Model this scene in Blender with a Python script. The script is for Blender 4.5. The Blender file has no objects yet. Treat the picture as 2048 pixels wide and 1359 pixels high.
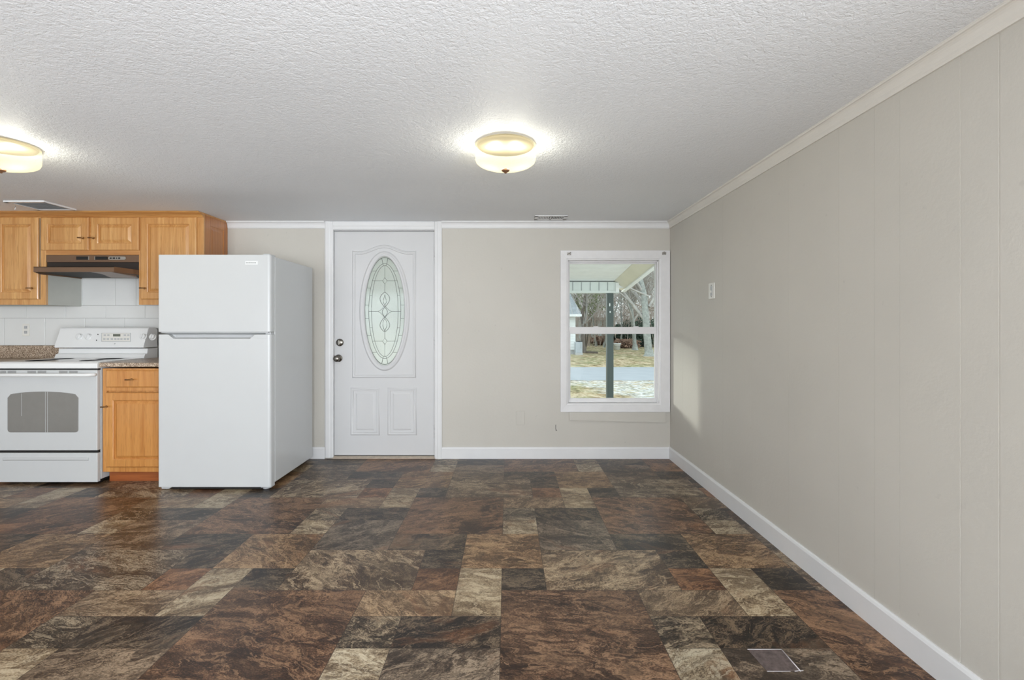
import bpy, bmesh, math, random
from mathutils import Vector, Matrix

C = bpy.context.scene
COL = C.collection
PI = math.pi

# ------------------------------------------------------------------ camera
F, CX, CY, H = 1005.0, 1014.5, 650.0, 1.2          # focal length and vanishing point in photo pixels, eye height
cam_d = bpy.data.cameras.new('camera')
cam = bpy.data.objects.new('camera', cam_d)
COL.objects.link(cam)
cam.location = (0, 0, H)
cam.rotation_euler = (PI / 2, 0, 0)
cam_d.sensor_fit = 'HORIZONTAL'
cam_d.sensor_width = 36.0
cam_d.lens = F / 2048 * 36.0
cam_d.shift_x = (1024 - CX) / 2048
cam_d.shift_y = -(679.5 - CY) / 2048
cam_d.clip_start = 0.05
cam_d.clip_end = 300
C.camera = cam

# ------------------------------------------------------------------ world, big lights, exposure
world = bpy.data.worlds.new('overcast_sky')
C.world = world
world.use_nodes = True
wn = world.node_tree
wn.nodes.clear()
w_out = wn.nodes.new('ShaderNodeOutputWorld')
w_bg = wn.nodes.new('ShaderNodeBackground')
w_bg.inputs[0].default_value = (0.90, 0.96, 1.0, 1)
w_bg.inputs[1].default_value = 1.42
wn.links.new(w_bg.outputs[0], w_out.inputs[0])

C.view_settings.view_transform = 'Standard'
C.view_settings.look = 'None'
C.view_settings.exposure = 0.38
C.view_settings.gamma = 1.0
C.view_settings.use_curve_mapping = False

LAMP_W = 2.4          # each bulb of the two-bulb ceiling lamps
REAR_FILL_W = 92.0           # added fill from unseen openings behind the camera


def area_light(name, loc, rot, sx, sy, power, color):
    d = bpy.data.lights.new(name, 'AREA')
    d.shape = 'RECTANGLE'
    d.size, d.size_y = sx, sy
    d.energy = power
    d.color = color
    o = bpy.data.objects.new(name, d)
    o.location, o.rotation_euler = loc, rot
    COL.objects.link(o)
    return o


XL, XR, YF, YB, ZC = -5.3, 1.466, -3.2, 4.527, 2.132   # room shell
area_light('rear_fill_light_one', (-3.3, YF - 0.05, 1.25), (PI / 2 + 0.45, 0, 0), 1.7, 1.3, REAR_FILL_W * 0.66, (0.90, 0.95, 1.0))  # unseen area light added in a rear opening to brighten the room
area_light('rear_fill_light_two', (-0.1, YF - 0.05, 1.25), (PI / 2 + 0.45, 0, 0), 1.7, 1.3, REAR_FILL_W * 0.80, (0.90, 0.95, 1.0))  # second unseen rear fill, added like the first
area_light('side_fill_light', (XR + 0.05, -1.35, 1.0), (PI / 2 + 0.15, 0, PI / 2), 2.1, 1.8, 175.0, (0.90, 0.95, 1.0))  # no door known here: area light added to brighten the fridge side
sun_d = bpy.data.lights.new('low_hazy_sun', 'SUN')
sun_d.energy = 1.05
sun_d.angle = math.radians(5)
sun_d.color = (1.0, 0.96, 0.88)
sun = bpy.data.objects.new('low_hazy_sun', sun_d)
COL.objects.link(sun)
sun.rotation_euler = Vector((0.735, -0.670, -0.135)).to_track_quat('-Z', 'Y').to_euler()

# unseen upward area light added near the floor to brighten the ceiling
area_light('upward_fill_light', (-1.9, -0.45, 0.05), (PI, 0, 0), 6.0, 4.6, 20.0, (0.90, 0.95, 1.0))


# ------------------------------------------------------------------ helpers
def wx(px, Y):
    return (px - CX) * Y / F


def wz(py, Y):
    return H - (py - CY) * Y / F


def srgb(r, g, b):
    def f(c):
        c /= 255.0
        return c / 12.92 if c <= 0.04045 else ((c + 0.055) / 1.055) ** 2.4
    return (f(r), f(g), f(b), 1.0)


class MB:
    def __init__(self):
        self.v, self.f, self.s = [], [], []

    def add(self, verts, faces, smooth=False):
        n = len(self.v)
        self.v += [tuple(p) for p in verts]
        self.f += [tuple(i + n for i in f) for f in faces]
        self.s += [smooth] * len(faces)
        return self

    def box(self, x0, x1, y0, y1, z0, z1):
        v = [(x, y, z) for x in (x0, x1) for y in (y0, y1) for z in (z0, z1)]
        return self.add(v, [(0, 1, 3, 2), (4, 6, 7, 5), (0, 4, 5, 1), (2, 3, 7, 6), (0, 2, 6, 4), (1, 5, 7, 3)])

    def prism(self, pts, d):
        """pts: closed planar outline, d: extrusion vector"""
        n = len(pts)
        d = Vector(d)
        v = [Vector(p) for p in pts] + [Vector(p) + d for p in pts]
        f = [tuple(range(n))[::-1], tuple(range(n, 2 * n))]
        f += [(i, (i + 1) % n, n + (i + 1) % n, n + i) for i in range(n)]
        return self.add(v, f)

    def tube(self, path, r, n=8, caps=True, r1=None):
        path = [Vector(p) for p in path]
        rings = []
        m = len(path)
        up = Vector((0, 0, 1))
        for i, p in enumerate(path):
            t = (path[min(i + 1, m - 1)] - path[max(i - 1, 0)])
            if t.length < 1e-9:
                t = Vector((0, 0, 1))
            t.normalize()
            a = t.cross(up)
            if a.length < 1e-3:
                a = t.cross(Vector((1, 0, 0)))
            a.normalize()
            b = t.cross(a)
            rr = r if r1 is None else r + (r1 - r) * i / max(1, m - 1)
            rings.append([p + (a * math.cos(2 * PI * k / n) + b * math.sin(2 * PI * k / n)) * rr for k in range(n)])
        v = [q for ring in rings for q in ring]
        f = []
        for i in range(m - 1):
            for k in range(n):
                k2 = (k + 1) % n
                f.append((i * n + k, i * n + k2, (i + 1) * n + k2, (i + 1) * n + k))
        self.add(v, f, True)
        if caps:
            self.add(rings[0], [tuple(range(n))])
            self.add(rings[-1], [tuple(range(n))[::-1]])
        return self

    def lathe(self, prof, center, axis='z', n=32, smooth=True):
        """prof: list of (radius, height along axis)"""
        c = Vector(center)
        v, f = [], []
        for r, h in prof:
            for k in range(n):
                a = 2 * PI * k / n
                p = (r * math.cos(a), r * math.sin(a), h)
                if axis == 'y':
                    p = (p[0], p[2], p[1])
                elif axis == 'x':
                    p = (p[2], p[0], p[1])
                v.append(c + Vector(p))
        m = len(prof)
        for i in range(m - 1):
            for k in range(n):
                k2 = (k + 1) % n
                f.append((i * n + k, i * n + k2, (i + 1) * n + k2, (i + 1) * n + k))
        self.add(v, f, smooth)
        if prof[0][0] > 1e-6:
            self.add(v[:n], [tuple(range(n))])
        if prof[-1][0] > 1e-6:
            self.add(v[-n:], [tuple(range(n))[::-1]])
        return self

    def rings(self, ring_list, cap_first=True, cap_last=True):
        n = len(ring_list[0])
        v = [p for r in ring_list for p in r]
        f = []
        for i in range(len(ring_list) - 1):
            for k in range(n):
                k2 = (k + 1) % n
                f.append((i * n + k, i * n + k2, (i + 1) * n + k2, (i + 1) * n + k))
        if cap_first:
            f.append(tuple(range(n)))
        if cap_last:
            f.append(tuple(range((len(ring_list) - 1) * n, len(ring_list) * n))[::-1])
        return self.add(v, f)


OFF = {}


def link(name, mb, mat, parent=None, bevel=0.0, recalc=True):
    me = bpy.data.meshes.new(name)
    off = OFF.get(parent.name, Vector((0, 0, 0))) if parent else Vector((0, 0, 0))
    me.from_pydata([Vector(p) - off for p in mb.v], [], mb.f)
    me.polygons.foreach_set('use_smooth', mb.s)
    if recalc:
        bm = bmesh.new()
        bm.from_mesh(me)
        bmesh.ops.remove_doubles(bm, verts=bm.verts, dist=1e-6)
        bmesh.ops.recalc_face_normals(bm, faces=bm.faces)
        bm.to_mesh(me)
        bm.free()
    me.update()
    me.materials.append(mat)
    o = bpy.data.objects.new(name, me)
    COL.objects.link(o)
    if parent:
        o.parent = parent
        OFF[o.name] = off
    if bevel > 0:
        m = o.modifiers.new('bevel', 'BEVEL')
        m.width = bevel
        m.segments = 2
        m.limit_method = 'ANGLE'
        m.angle_limit = math.radians(40)
        m.harden_normals = False
    return o


def tag(o, label=None, cat=None, group=None, kind=None):
    if label:
        o['label'] = label
    if cat:
        o['category'] = cat
    if group:
        o['group'] = group
    if kind:
        o['kind'] = kind
    return o


def thing(name, loc, label, cat, group=None):
    o = bpy.data.objects.new(name, None)
    o.empty_display_size = 0.1
    o.location = loc
    COL.objects.link(o)
    OFF[o.name] = Vector(loc)
    return tag(o, label, cat, group)


def single(name, mb, mat, label, cat, group=None, bevel=0.0):
    return tag(link(name, mb, mat, None, bevel), label, cat, group)


def struct(name, mb, mat, parent=None, bevel=0.0):
    o = link(name, mb, mat, parent, bevel)
    if not parent:
        o['kind'] = 'structure'
    return o


def dup(root, loc, label, group=None):
    r = root.copy()
    COL.objects.link(r)
    r.location = loc
    r['label'] = label
    if group:
        r['group'] = group
    for ch in list(root.children):
        c = ch.copy()
        COL.objects.link(c)
        c.parent = r
        for g in list(ch.children):
            d = g.copy()
            COL.objects.link(d)
            d.parent = c
    return r


# ------------------------------------------------------------------ materials
class NT:
    def __init__(self, name):
        self.m = bpy.data.materials.new(name)
        self.m.use_nodes = True
        self.t = self.m.node_tree
        self.t.nodes.clear()
        self.out = self.t.nodes.new('ShaderNodeOutputMaterial')

    def n(self, kind, **kw):
        nd = self.t.nodes.new('ShaderNode' + kind)
        for k, val in kw.items():
            setattr(nd, k, val)
        return nd

    def l(self, a, b):
        self.t.links.new(a, b)

    def math(self, op, a, b=None, clamp=False):
        nd = self.n('Math', operation=op, use_clamp=clamp)
        for i, x in enumerate((a, b)):
            if x is None:
                continue
            if isinstance(x, (int, float)):
                nd.inputs[i].default_value = x
            else:
                self.l(x, nd.inputs[i])
        return nd.outputs[0]

    def mix(self, fac, a, b):
        nd = self.n('Mix', data_type='RGBA')
        for sock, x in ((nd.inputs[0], fac), (nd.inputs[6], a), (nd.inputs[7], b)):
            if isinstance(x, (int, float, tuple)):
                sock.default_value = x
            else:
                self.l(x, sock)
        return nd.outputs[2]

    def noise(self, vec, scale, detail=4, rough=0.5, dist=0.0):
        nd = self.n('TexNoise')
        nd.inputs['Scale'].default_value = scale
        nd.inputs['Detail'].default_value = detail
        nd.inputs['Roughness'].default_value = rough
        nd.inputs['Distortion'].default_value = dist
        if vec is not None:
            self.l(vec, nd.inputs['Vector'])
        return nd.outputs[0]

    def ramp(self, fac, stops, interp='LINEAR'):
        nd = self.n('ValToRGB')
        cr = nd.color_ramp
        cr.interpolation = interp
        while len(cr.elements) < len(stops):
            cr.elements.new(0.5)
        for e, (p, c) in zip(cr.elements, stops):
            e.position = p
            e.color = c
        self.l(fac, nd.inputs[0])
        return nd.outputs[0]

    def pos(self):
        return self.n('NewGeometry').outputs['Position']

    def scaled(self, vec, s):
        nd = self.n('Mapping')
        nd.inputs['Scale'].default_value = s
        self.l(vec, nd.inputs['Vector'])
        return nd.outputs[0]

    def bsdf(self, color, rough=0.5, metal=0.0, spec=0.5, normal=None, coat=0.0, coat_rough=0.1):
        b = self.n('BsdfPrincipled')
        for key, x in (('Base Color', color), ('Roughness', rough), ('Metallic', metal)):
            if isinstance(x, (int, float, tuple)):
                b.inputs[key].default_value = x
            else:
                self.l(x, b.inputs[key])
        b.inputs['Specular IOR Level'].default_value = spec
        b.inputs['Coat Weight'].default_value = coat
        b.inputs['Coat Roughness'].default_value = coat_rough
        if normal is not None:
            self.l(normal, b.inputs['Normal'])
        self.l(b.outputs[0], self.out.inputs[0])
        return b

    def bump(self, height, strength=0.3, dist=0.01):
        nd = self.n('Bump')
        nd.inputs['Strength'].default_value = strength
        nd.inputs['Distance'].default_value = dist
        self.l(height, nd.inputs['Height'])
        return nd.outputs[0]


def m_plain(name, col, rough=0.5, metal=0.0, spec=0.5, var=0.04, vscale=6.0, bump=0.0, bscale=60.0, coat=0.0):
    t = NT(name)
    p = t.pos()
    n = t.noise(p, vscale, 4, 0.6)
    lo = tuple(c * (1 - var) for c in col[:3]) + (1,)
    hi = tuple(min(1, c * (1 + var)) for c in col[:3]) + (1,)
    color = t.ramp(n, [(0.3, lo), (0.7, hi)])
    nm = None
    if bump > 0:
        nm = t.bump(t.noise(p, bscale, 3, 0.5), bump, 0.004)
    t.bsdf(color, rough, metal, spec, nm, coat)
    return t.m


def m_wood(name, base, dark, axis='z', gloss=0.3):
    t = NT(name)
    p = t.pos()
    s = {'z': (34, 34, 1.6), 'x': (1.6, 34, 34)}[axis]
    g = t.noise(t.scaled(p, s), 1.0, 5, 0.6, 0.4)
    big = t.noise(t.scaled(p, tuple(q * 0.16 for q in s)), 1.0, 3, 0.5, 1.2)
    pores = t.noise(t.scaled(p, tuple(q * 6 for q in s)), 1.0, 2, 0.5)
    c1 = t.ramp(g, [(0.3, dark), (0.62, base)])
    c2 = t.mix(t.ramp(big, [(0.42, (0, 0, 0, 1)), (0.62, (0.45, 0.45, 0.45, 1))]), c1, dark)
    c3 = t.mix(t.ramp(pores, [(0.30, (0.4, 0.4, 0.4, 1)), (0.42, (0, 0, 0, 1))]), c2, tuple(c * 0.55 for c in dark[:3]) + (1,))
    t.bsdf(c3, gloss, 0, 0.5, t.bump(g, 0.05, 0.002), 0.5, 0.12)
    return t.m


def m_speckle(name):
    t = NT(name)
    p = t.pos()
    v = t.n('TexVoronoi')
    v.inputs['Scale'].default_value = 190
    t.l(p, v.inputs['Vector'])
    n = t.noise(p, 120, 3, 0.7)
    c = t.ramp(v.outputs['Color'], [(0.15, srgb(96, 76, 60)), (0.4, srgb(160, 138, 116)), (0.6, srgb(186, 166, 146)), (0.85, srgb(222, 206, 186))])
    c = t.mix(t.ramp(n, [(0.35, (0.6, 0.6, 0.6, 1)), (0.5, (0, 0, 0, 1))]), c, srgb(120, 98, 80))
    t.bsdf(c, 0.35)
    return t.m


def m_tile():
    """white glazed wall tile"""
    return m_plain('white_glazed_tile', srgb(226, 227, 226), 0.14, 0, 0.5, 0.015, 4.0)


def m_ceiling():
    t = NT('white_textured_ceiling_paint')
    p = t.pos()
    n1 = t.noise(p, 75, 3, 0.6, 0.8)
    n2 = t.noise(p, 30, 4, 0.6, 0.5)
    h = t.math('ADD', t.math('MULTIPLY', n1, 0.65), t.math('MULTIPLY', n2, 0.5))
    h = t.math('SMOOTH_MIN', h, 0.62)
    big = t.noise(p, 0.9, 2, 0.5)
    c = t.ramp(big, [(0.3, srgb(233, 235, 238)), (0.7, srgb(240, 242, 245))])
    t.bsdf(c, 0.62, 0, 0.35, t.bump(h, 0.85, 0.012))
    return t.m


def m_wall(name, col, seed=0):
    t = NT(name)
    p = t.pos()
    n1 = t.noise(p, 55, 4, 0.65)
    n2 = t.noise(p, 2.0, 3, 0.5)
    specks = t.noise(p, 22, 2, 0.5)
    lo = tuple(c * 0.965 for c in col[:3]) + (1,)
    c = t.ramp(n2, [(0.35, lo), (0.65, col)])
    c = t.mix(t.ramp(specks, [(0.72, (0, 0, 0, 1)), (0.80, (0.16, 0.16, 0.16, 1))]), c, srgb(150, 146, 142))
    h = t.math('ADD', n1, t.math('MULTIPLY', specks, 0.6))
    t.bsdf(c, 0.55, 0, 0.35, t.bump(h, 0.16, 0.005))
    return t.m


def m_floor():
    t = NT('slate_look_vinyl')
    a_d = t.n('Attribute', attribute_name='tile_dark').outputs['Color']
    a_m = t.n('Attribute', attribute_name='tile_mid').outputs['Color']
    a_l = t.n('Attribute', attribute_name='tile_light').outputs['Color']
    off_n = t.n('Attribute', attribute_name='tile_offset')
    edge = t.n('Attribute', attribute_name='tile_edge').outputs['Fac']
    add = t.n('VectorMath', operation='ADD')
    t.l(t.pos(), add.inputs[0])
    t.l(off_n.outputs['Vector'], add.inputs[1])
    rot = t.n('VectorRotate', rotation_type='Z_AXIS')
    t.l(add.outputs[0], rot.inputs['Vector'])
    t.l(off_n.outputs['Alpha'], rot.inputs['Angle'])
    v = t.scaled(rot.outputs[0], (0.68, 1.35, 1.0))
    warp = t.n('TexNoise')
    warp.inputs['Scale'].default_value = 6.0
    warp.inputs['Detail'].default_value = 6
    t.l(v, warp.inputs['Vector'])
    wv = t.n('VectorMath', operation='MULTIPLY_ADD')
    t.l(warp.outputs['Color'], wv.inputs[0])
    wv.inputs[1].default_value = (0.26, 0.26, 0.26)
    t.l(v, wv.inputs[2])
    v2 = wv.outputs[0]
    n1 = t.noise(v2, 7.5, 10, 0.66, 0.5)
    n2 = t.noise(v2, 26, 8, 0.75, 0.3)
    grain = t.noise(v, 170, 3, 0.7)
    f = t.math('ADD', t.math('MULTIPLY', n1, 0.54), t.math('MULTIPLY', n2, 0.46))
    f = t.math('ADD', f, t.math('MULTIPLY', t.math('SUBTRACT', grain, 0.5), 0.42))
    lo = t.n('MapRange')
    lo.inputs[1].default_value, lo.inputs[2].default_value = 0.42, 0.50
    t.l(f, lo.inputs[0])
    hi = t.n('MapRange')
    hi.inputs[1].default_value, hi.inputs[2].default_value = 0.505, 0.60
    t.l(f, hi.inputs[0])
    c = t.mix(hi.outputs[0], t.mix(lo.outputs[0], a_d, a_m), a_l)
    # broad slate-like clouds of dark and of rust
    cloud = t.noise(v2, 2.6, 5, 0.6, 1.0)
    c = t.mix(t.ramp(cloud, [(0.52, (0, 0, 0, 1)), (0.60, (0.62, 0.62, 0.62, 1))]), c, a_d)
    c = t.mix(t.ramp(cloud, [(0.36, (0.38, 0.38, 0.38, 1)), (0.44, (0, 0, 0, 1))]), c, a_l)
    rust = t.noise(v, 3.1, 4, 0.6, 0.8)
    c = t.mix(t.ramp(rust, [(0.58, (0, 0, 0, 1)), (0.70, (0.42, 0.42, 0.42, 1))]), c, srgb(138, 92, 60))
    n3 = t.noise(v2, 3.4, 7, 0.58, 1.8)
    vein = t.math('ABSOLUTE', t.math('SUBTRACT', n3, 0.5))
    vm = t.n('MapRange')
    vm.inputs[1].default_value, vm.inputs[2].default_value = 0.0, 0.022
    vm.inputs[3].default_value, vm.inputs[4].default_value = 0.75, 0.0
    t.l(vein, vm.inputs[0])
    c = t.mix(vm.outputs[0], c, a_l)
    n4 = t.noise(v2, 11.0, 7, 0.62, 1.4)
    crack = t.math('ABSOLUTE', t.math('SUBTRACT', n4, 0.47))
    cm = t.n('MapRange')
    cm.inputs[1].default_value, cm.inputs[2].default_value = 0.0, 0.026
    cm.inputs[3].default_value, cm.inputs[4].default_value = 0.8, 0.0
    t.l(crack, cm.inputs[0])
    c = t.mix(cm.outputs[0], c, a_d)
    c = t.mix(edge, c, srgb(46, 36, 30))
    r = t.n('MapRange')
    r.inputs[3].default_value, r.inputs[4].default_value = 0.27, 0.40
    t.l(n2, r.inputs[0])
    t.bsdf(c, r.outputs[0], 0, 0.32, t.bump(f, 0.10, 0.003))
    return t.m


def m_glass_pane():
    t = NT('clear_window_glass')
    tr = t.n('BsdfTransparent')
    tr.inputs[0].default_value = (0.95, 0.98, 0.97, 1)
    gl = t.n('BsdfGlossy')
    gl.inputs['Roughness'].default_value = 0.02
    lw = t.n('Fresnel')
    lw.inputs[0].default_value = 1.08
    mx = t.n('MixShader')
    t.l(lw.outputs[0], mx.inputs[0])
    t.l(tr.outputs[0], mx.inputs[1])
    t.l(gl.outputs[0], mx.inputs[2])
    t.l(mx.outputs[0], t.out.inputs[0])
    return t.m


def m_art_glass():
    t = NT('hammered_leaded_glass')
    p = t.pos()
    nb = t.bump(t.noise(p, 75, 3, 0.6, 0.6), 0.5, 0.01)
    rf = t.n('BsdfRefraction')
    rf.inputs['Color'].default_value = (0.93, 0.97, 0.95, 1)
    rf.inputs['Roughness'].default_value = 0.32
    rf.inputs['IOR'].default_value = 1.06
    t.l(nb, rf.inputs['Normal'])
    tl = t.n('BsdfTranslucent')
    tl.inputs['Color'].default_value = (0.9, 0.95, 0.94, 1)
    m1 = t.n('MixShader')
    m1.inputs[0].default_value = 0.6
    t.l(rf.outputs[0], m1.inputs[1])
    t.l(tl.outputs[0], m1.inputs[2])
    gl = t.n('BsdfGlossy')
    gl.inputs['Roughness'].default_value = 0.12
    t.l(nb, gl.inputs['Normal'])
    m2 = t.n('MixShader')
    m2.inputs[0].default_value = 0.10
    t.l(m1.outputs[0], m2.inputs[1])
    t.l(gl.outputs[0], m2.inputs[2])
    t.l(m2.outputs[0], t.out.inputs[0])
    return t.m


def m_shade():
    """cream glass drum of the ceiling lamps: scatters its bulbs' light and lets part of it straight through"""
    t = NT('cream_lamp_glass')
    tl = t.n('BsdfTranslucent')
    tl.inputs[0].default_value = (0.95, 0.84, 0.52, 1)
    tr = t.n('BsdfTransparent')
    tr.inputs[0].default_value = (0.98, 0.93, 0.77, 1)
    em = t.n('Emission')
    em.inputs[0].default_value = (1.0, 0.90, 0.62, 1)
    em.inputs[1].default_value = 0.22
    mx = t.n('MixShader')
    mx.inputs[0].default_value = 0.955
    t.l(tl.outputs[0], mx.inputs[1])
    t.l(tr.outputs[0], mx.inputs[2])
    ad = t.n('AddShader')
    t.l(mx.outputs[0], ad.inputs[0])
    t.l(em.outputs[0], ad.inputs[1])
    t.l(ad.outputs[0], t.out.inputs[0])
    return t.m


M = {}
M['wall'] = m_wall('beige_painted_panelling', srgb(203, 199, 191))
M['ceiling'] = m_ceiling()
M['floor'] = m_floor()
M['trim'] = m_plain('white_trim_paint', srgb(226, 226, 227), 0.4, 0, 0.45, 0.02, 5)
M['cream_trim'] = m_plain('cream_crown_paint', srgb(222, 218, 211), 0.45, 0, 0.4, 0.02, 5)
M['door'] = m_plain('white_door_paint', srgb(209, 209, 210), 0.42, 0, 0.45, 0.012, 4)
M['vinyl'] = m_plain('white_window_vinyl', srgb(228, 227, 228), 0.4, 0, 0.45, 0.03, 12)
M['appliance'] = m_plain('white_appliance_enamel', srgb(201, 203, 204), 0.28, 0, 0.5, 0.008, 3, 0.03, 160)
M['appliance_gloss'] = m_plain('white_gloss_enamel', srgb(232, 233, 233), 0.16, 0, 0.5, 0.008, 3)
M['gasket'] = m_plain('grey_gasket', srgb(170, 172, 172), 0.6)
M['grey_plastic'] = m_plain('grey_plastic', srgb(186, 188, 190), 0.45)
M['black'] = m_plain('black_plastic_and_gap_shade', srgb(20, 19, 19), 0.6)  # real black plastic, also the black strips that stand for shade
M['oven_glass'] = m_plain('grey_oven_glass', srgb(128, 126, 122), 0.12, 0, 0.5, 0.03, 20)
M['wood'] = m_wood('honey_oak', srgb(217, 168, 107), srgb(186, 129, 70))
M['wood_h'] = m_wood('honey_oak_rail', srgb(210, 158, 96), srgb(180, 120, 62), 'x')
M['wood_deep'] = m_wood('orange_oak_end_panel', srgb(196, 130, 70), srgb(164, 100, 48))
M['wood_low'] = m_wood('amber_oak', srgb(212, 152, 84), srgb(184, 120, 58))
M['wood_toe'] = m_wood('red_oak_toe_kick', srgb(172, 96, 44), srgb(138, 70, 28), 'x', 0.5)
M['cab_side'] = m_plain('grey_painted_cabinet_side', srgb(196, 197, 190), 0.5)
M['brass'] = m_plain('dull_brass', srgb(150, 112, 70), 0.35, 0.85)
M['bronze_hood'] = m_plain('bronze_hood_enamel', srgb(118, 92, 72), 0.32, 0.25, 0.5, 0.05, 4)
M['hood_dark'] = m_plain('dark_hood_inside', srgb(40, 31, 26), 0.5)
M['speckle'] = m_speckle('speckled_laminate')
M['tile'] = m_tile()
M['grout'] = m_plain('grey_grout', srgb(176, 177, 176), 0.8)
M['plate'] = m_plain('white_wall_plate', srgb(228, 226, 220), 0.35)
M['slot'] = m_plain('dark_slot', srgb(90, 88, 84), 0.6)
M['scuff'] = m_plain('grey_scuff', srgb(138, 135, 130), 0.7)
M['nickel'] = m_plain('satin_nickel', srgb(132, 128, 122), 0.22, 1.0)
M['lead'] = m_plain('lead_came', srgb(122, 126, 124), 0.4, 0.3)
M['bevel_glass'] = None
M['glass'] = m_glass_pane()
M['art_glass'] = m_art_glass()
M['shade'] = m_shade()
M['finial'] = m_plain('brushed_bronze_finial', srgb(150, 112, 84), 0.35, 0.7)
M['lamp_pan'] = m_plain('dark_bronze_lamp_pan', srgb(112, 98, 74), 0.6)
M['threshold'] = m_plain('worn_threshold_wood', srgb(190, 176, 160), 0.6, 0, 0.3, 0.15, 25)
M['display'] = m_plain('dull_green_display', srgb(110, 114, 104), 0.25)
M['silver'] = m_plain('silver_label', srgb(170, 166, 160), 0.35, 0.5)

# ------------------------------------------------------------------ floor: modular slate-look sheet vinyl
U = 0.2045
TYPES = {
    'brown': ((52, 37, 30), (108, 80, 62), (172, 138, 110)),
    'tan': ((86, 70, 56), (134, 113, 92), (192, 170, 142)),
    'bright': ((98, 82, 66), (170, 153, 128), (218, 207, 184)),
    'dark': ((27, 22, 20), (56, 46, 40), (134, 118, 100)),
    'gray': ((54, 45, 39), (98, 84, 72), (166, 150, 132)),
    'rust': ((76, 50, 36), (126, 90, 66), (176, 136, 104)),
    'marble': ((66, 53, 44), (122, 104, 86), (200, 184, 160)),
    'mix': ((42, 35, 30), (100, 86, 72), (188, 172, 148)),
    'rusttan': ((80, 62, 46), (138, 110, 84), (198, 170, 136)),
}
CELL = [(5, 3, 3, 3, 'brown'), (5, 0, 1, 2, 'tan'), (4, 2, 2, 1, 'bright'), (6, 0, 1, 1, 'mix'), (7, 0, 1, 1, 'bright'),
        (6, 1, 1, 2, 'dark'), (7, 1, 2, 2, 'gray'), (8, 3, 1, 2, 'dark'), (8, 5, 2, 2, 'rusttan'), (9, 4, 1, 1, 'dark'),
        (10, 4, 1, 1, 'rust'), (9, 1, 2, 3, 'marble'), (10, 0, 1, 1, 'dark')]
X0 = -0.026


def build_floor():
    rng = random.Random(5)
    verts, faces, data = [], [], []
    for a in range(-4, 5):
        for (r0, c0, hh, ww, ty) in CELL:
            for b in range(-8, 9):
                r = r0 + 6 * a
                c = c0 + 3 * (a % 2) + 6 * b
                x0, x1 = X0 + U * c, X0 + U * (c + ww)
                y1, y0 = YB - U * r, YB - U * (r + hh)
                x0, x1, y0, y1 = max(x0, XL), min(x1, XR), max(y0, YF), min(y1, YB)
                if x1 - x0 < 1e-4 or y1 - y0 < 1e-4:
                    continue
                cols = [srgb(*t) for t in TYPES[ty]]
                k = rng.uniform(0.86, 1.12)
                warm = rng.uniform(-0.04, 0.05)
                k *= 0.72
                cols = [(q[0] * k * (1.07 + warm), q[1] * k, q[2] * k * (0.90 - warm), 1) for q in cols]
                off = (rng.uniform(0, 40), rng.uniform(0, 40), rng.uniform(0, 10), rng.uniform(-0.75, 0.75))
                e = 0.0014
                n = len(verts)
                ix0, ix1, iy0, iy1 = x0 + e, x1 - e, y0 + e, y1 - e
                verts += [(x0, y0, 0), (x1, y0, 0), (x1, y1, 0), (x0, y1, 0), (ix0, iy0, 0), (ix1, iy0, 0), (ix1, iy1, 0), (ix0, iy1, 0)]
                for q, ed in (((4, 5, 6, 7), 0.0), ((0, 1, 5, 4), 1.0), ((1, 2, 6, 5), 1.0), ((2, 3, 7, 6), 1.0), ((3, 0, 4, 7), 1.0)):
                    faces.append(tuple(n + i for i in q))
                    data.append((cols, off, ed))
    nf = len(verts)
    # underside of the slab
    verts.extend([(XL, YF, -0.06), (XR, YF, -0.06), (XR, YB, -0.06), (XL, YB, -0.06)])
    faces.append((nf + 3, nf + 2, nf + 1, nf))
    data.append(([(0.05, 0.04, 0.03, 1)] * 3, (0, 0, 0, 0), 0.0))
    me = bpy.data.meshes.new('floor')
    me.from_pydata(verts, [], faces)
    for key, i in (('tile_dark', 0), ('tile_mid', 1), ('tile_light', 2)):
        at = me.attributes.new(key, 'FLOAT_COLOR', 'FACE')
        at.data.foreach_set('color', [x for d in data for x in d[0][i]])
    at = me.attributes.new('tile_offset', 'FLOAT_COLOR', 'FACE')
    at.data.foreach_set('color', [x for d in data for x in d[1]])
    at = me.attributes.new('tile_edge', 'FLOAT', 'FACE')
    at.data.foreach_set('value', [d[2] * 0.75 for d in data])
    me.materials.append(M['floor'])
    o = bpy.data.objects.new('floor', me)
    COL.objects.link(o)
    o['kind'] = 'structure'


build_floor()

# ------------------------------------------------------------------ room shell
WT = 0.15
DX0, DX1, DZ1 = wx(665.5, YB), wx(871, YB), 2.062           # door opening
NX0, NX1, NZ0, NZ1 = wx(1133, YB), wx(1321, YB), wz(809, YB), wz(517, YB)   # window opening

GROOVES_BACK = [wx(p, YB) for p in (-60, 470, 528, 592, 632, 938, 1012, 1092, 1178)]


def wall_slabs(mb, x0, x1, z0, z1):
    cuts = [x0] + [g for g in GROOVES_BACK if x0 + 0.01 < g < x1 - 0.01] + [x1]
    for i in range(len(cuts) - 1):
        a = cuts[i] + (0.0012 if i else 0)
        b = cuts[i + 1] - (0.0012 if i < len(cuts) - 2 else 0)
        mb.box(a, b, YB, YB + 0.02, z0, z1)
    mb.box(x0, x1, YB + 0.0005, YB + WT, z0, z1)


mb = MB()
wall_slabs(mb, XL - WT, DX0, 0, ZC)
wall_slabs(mb, DX0, DX1, DZ1, ZC)
wall_slabs(mb, DX1, NX0, 0, ZC)
wall_slabs(mb, NX0, NX1, 0, NZ0)
wall_slabs(mb, NX0, NX1, NZ1, ZC)
wall_slabs(mb, NX1, XR, 0, ZC)
struct('wall_back', mb, M['wall'])

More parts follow.
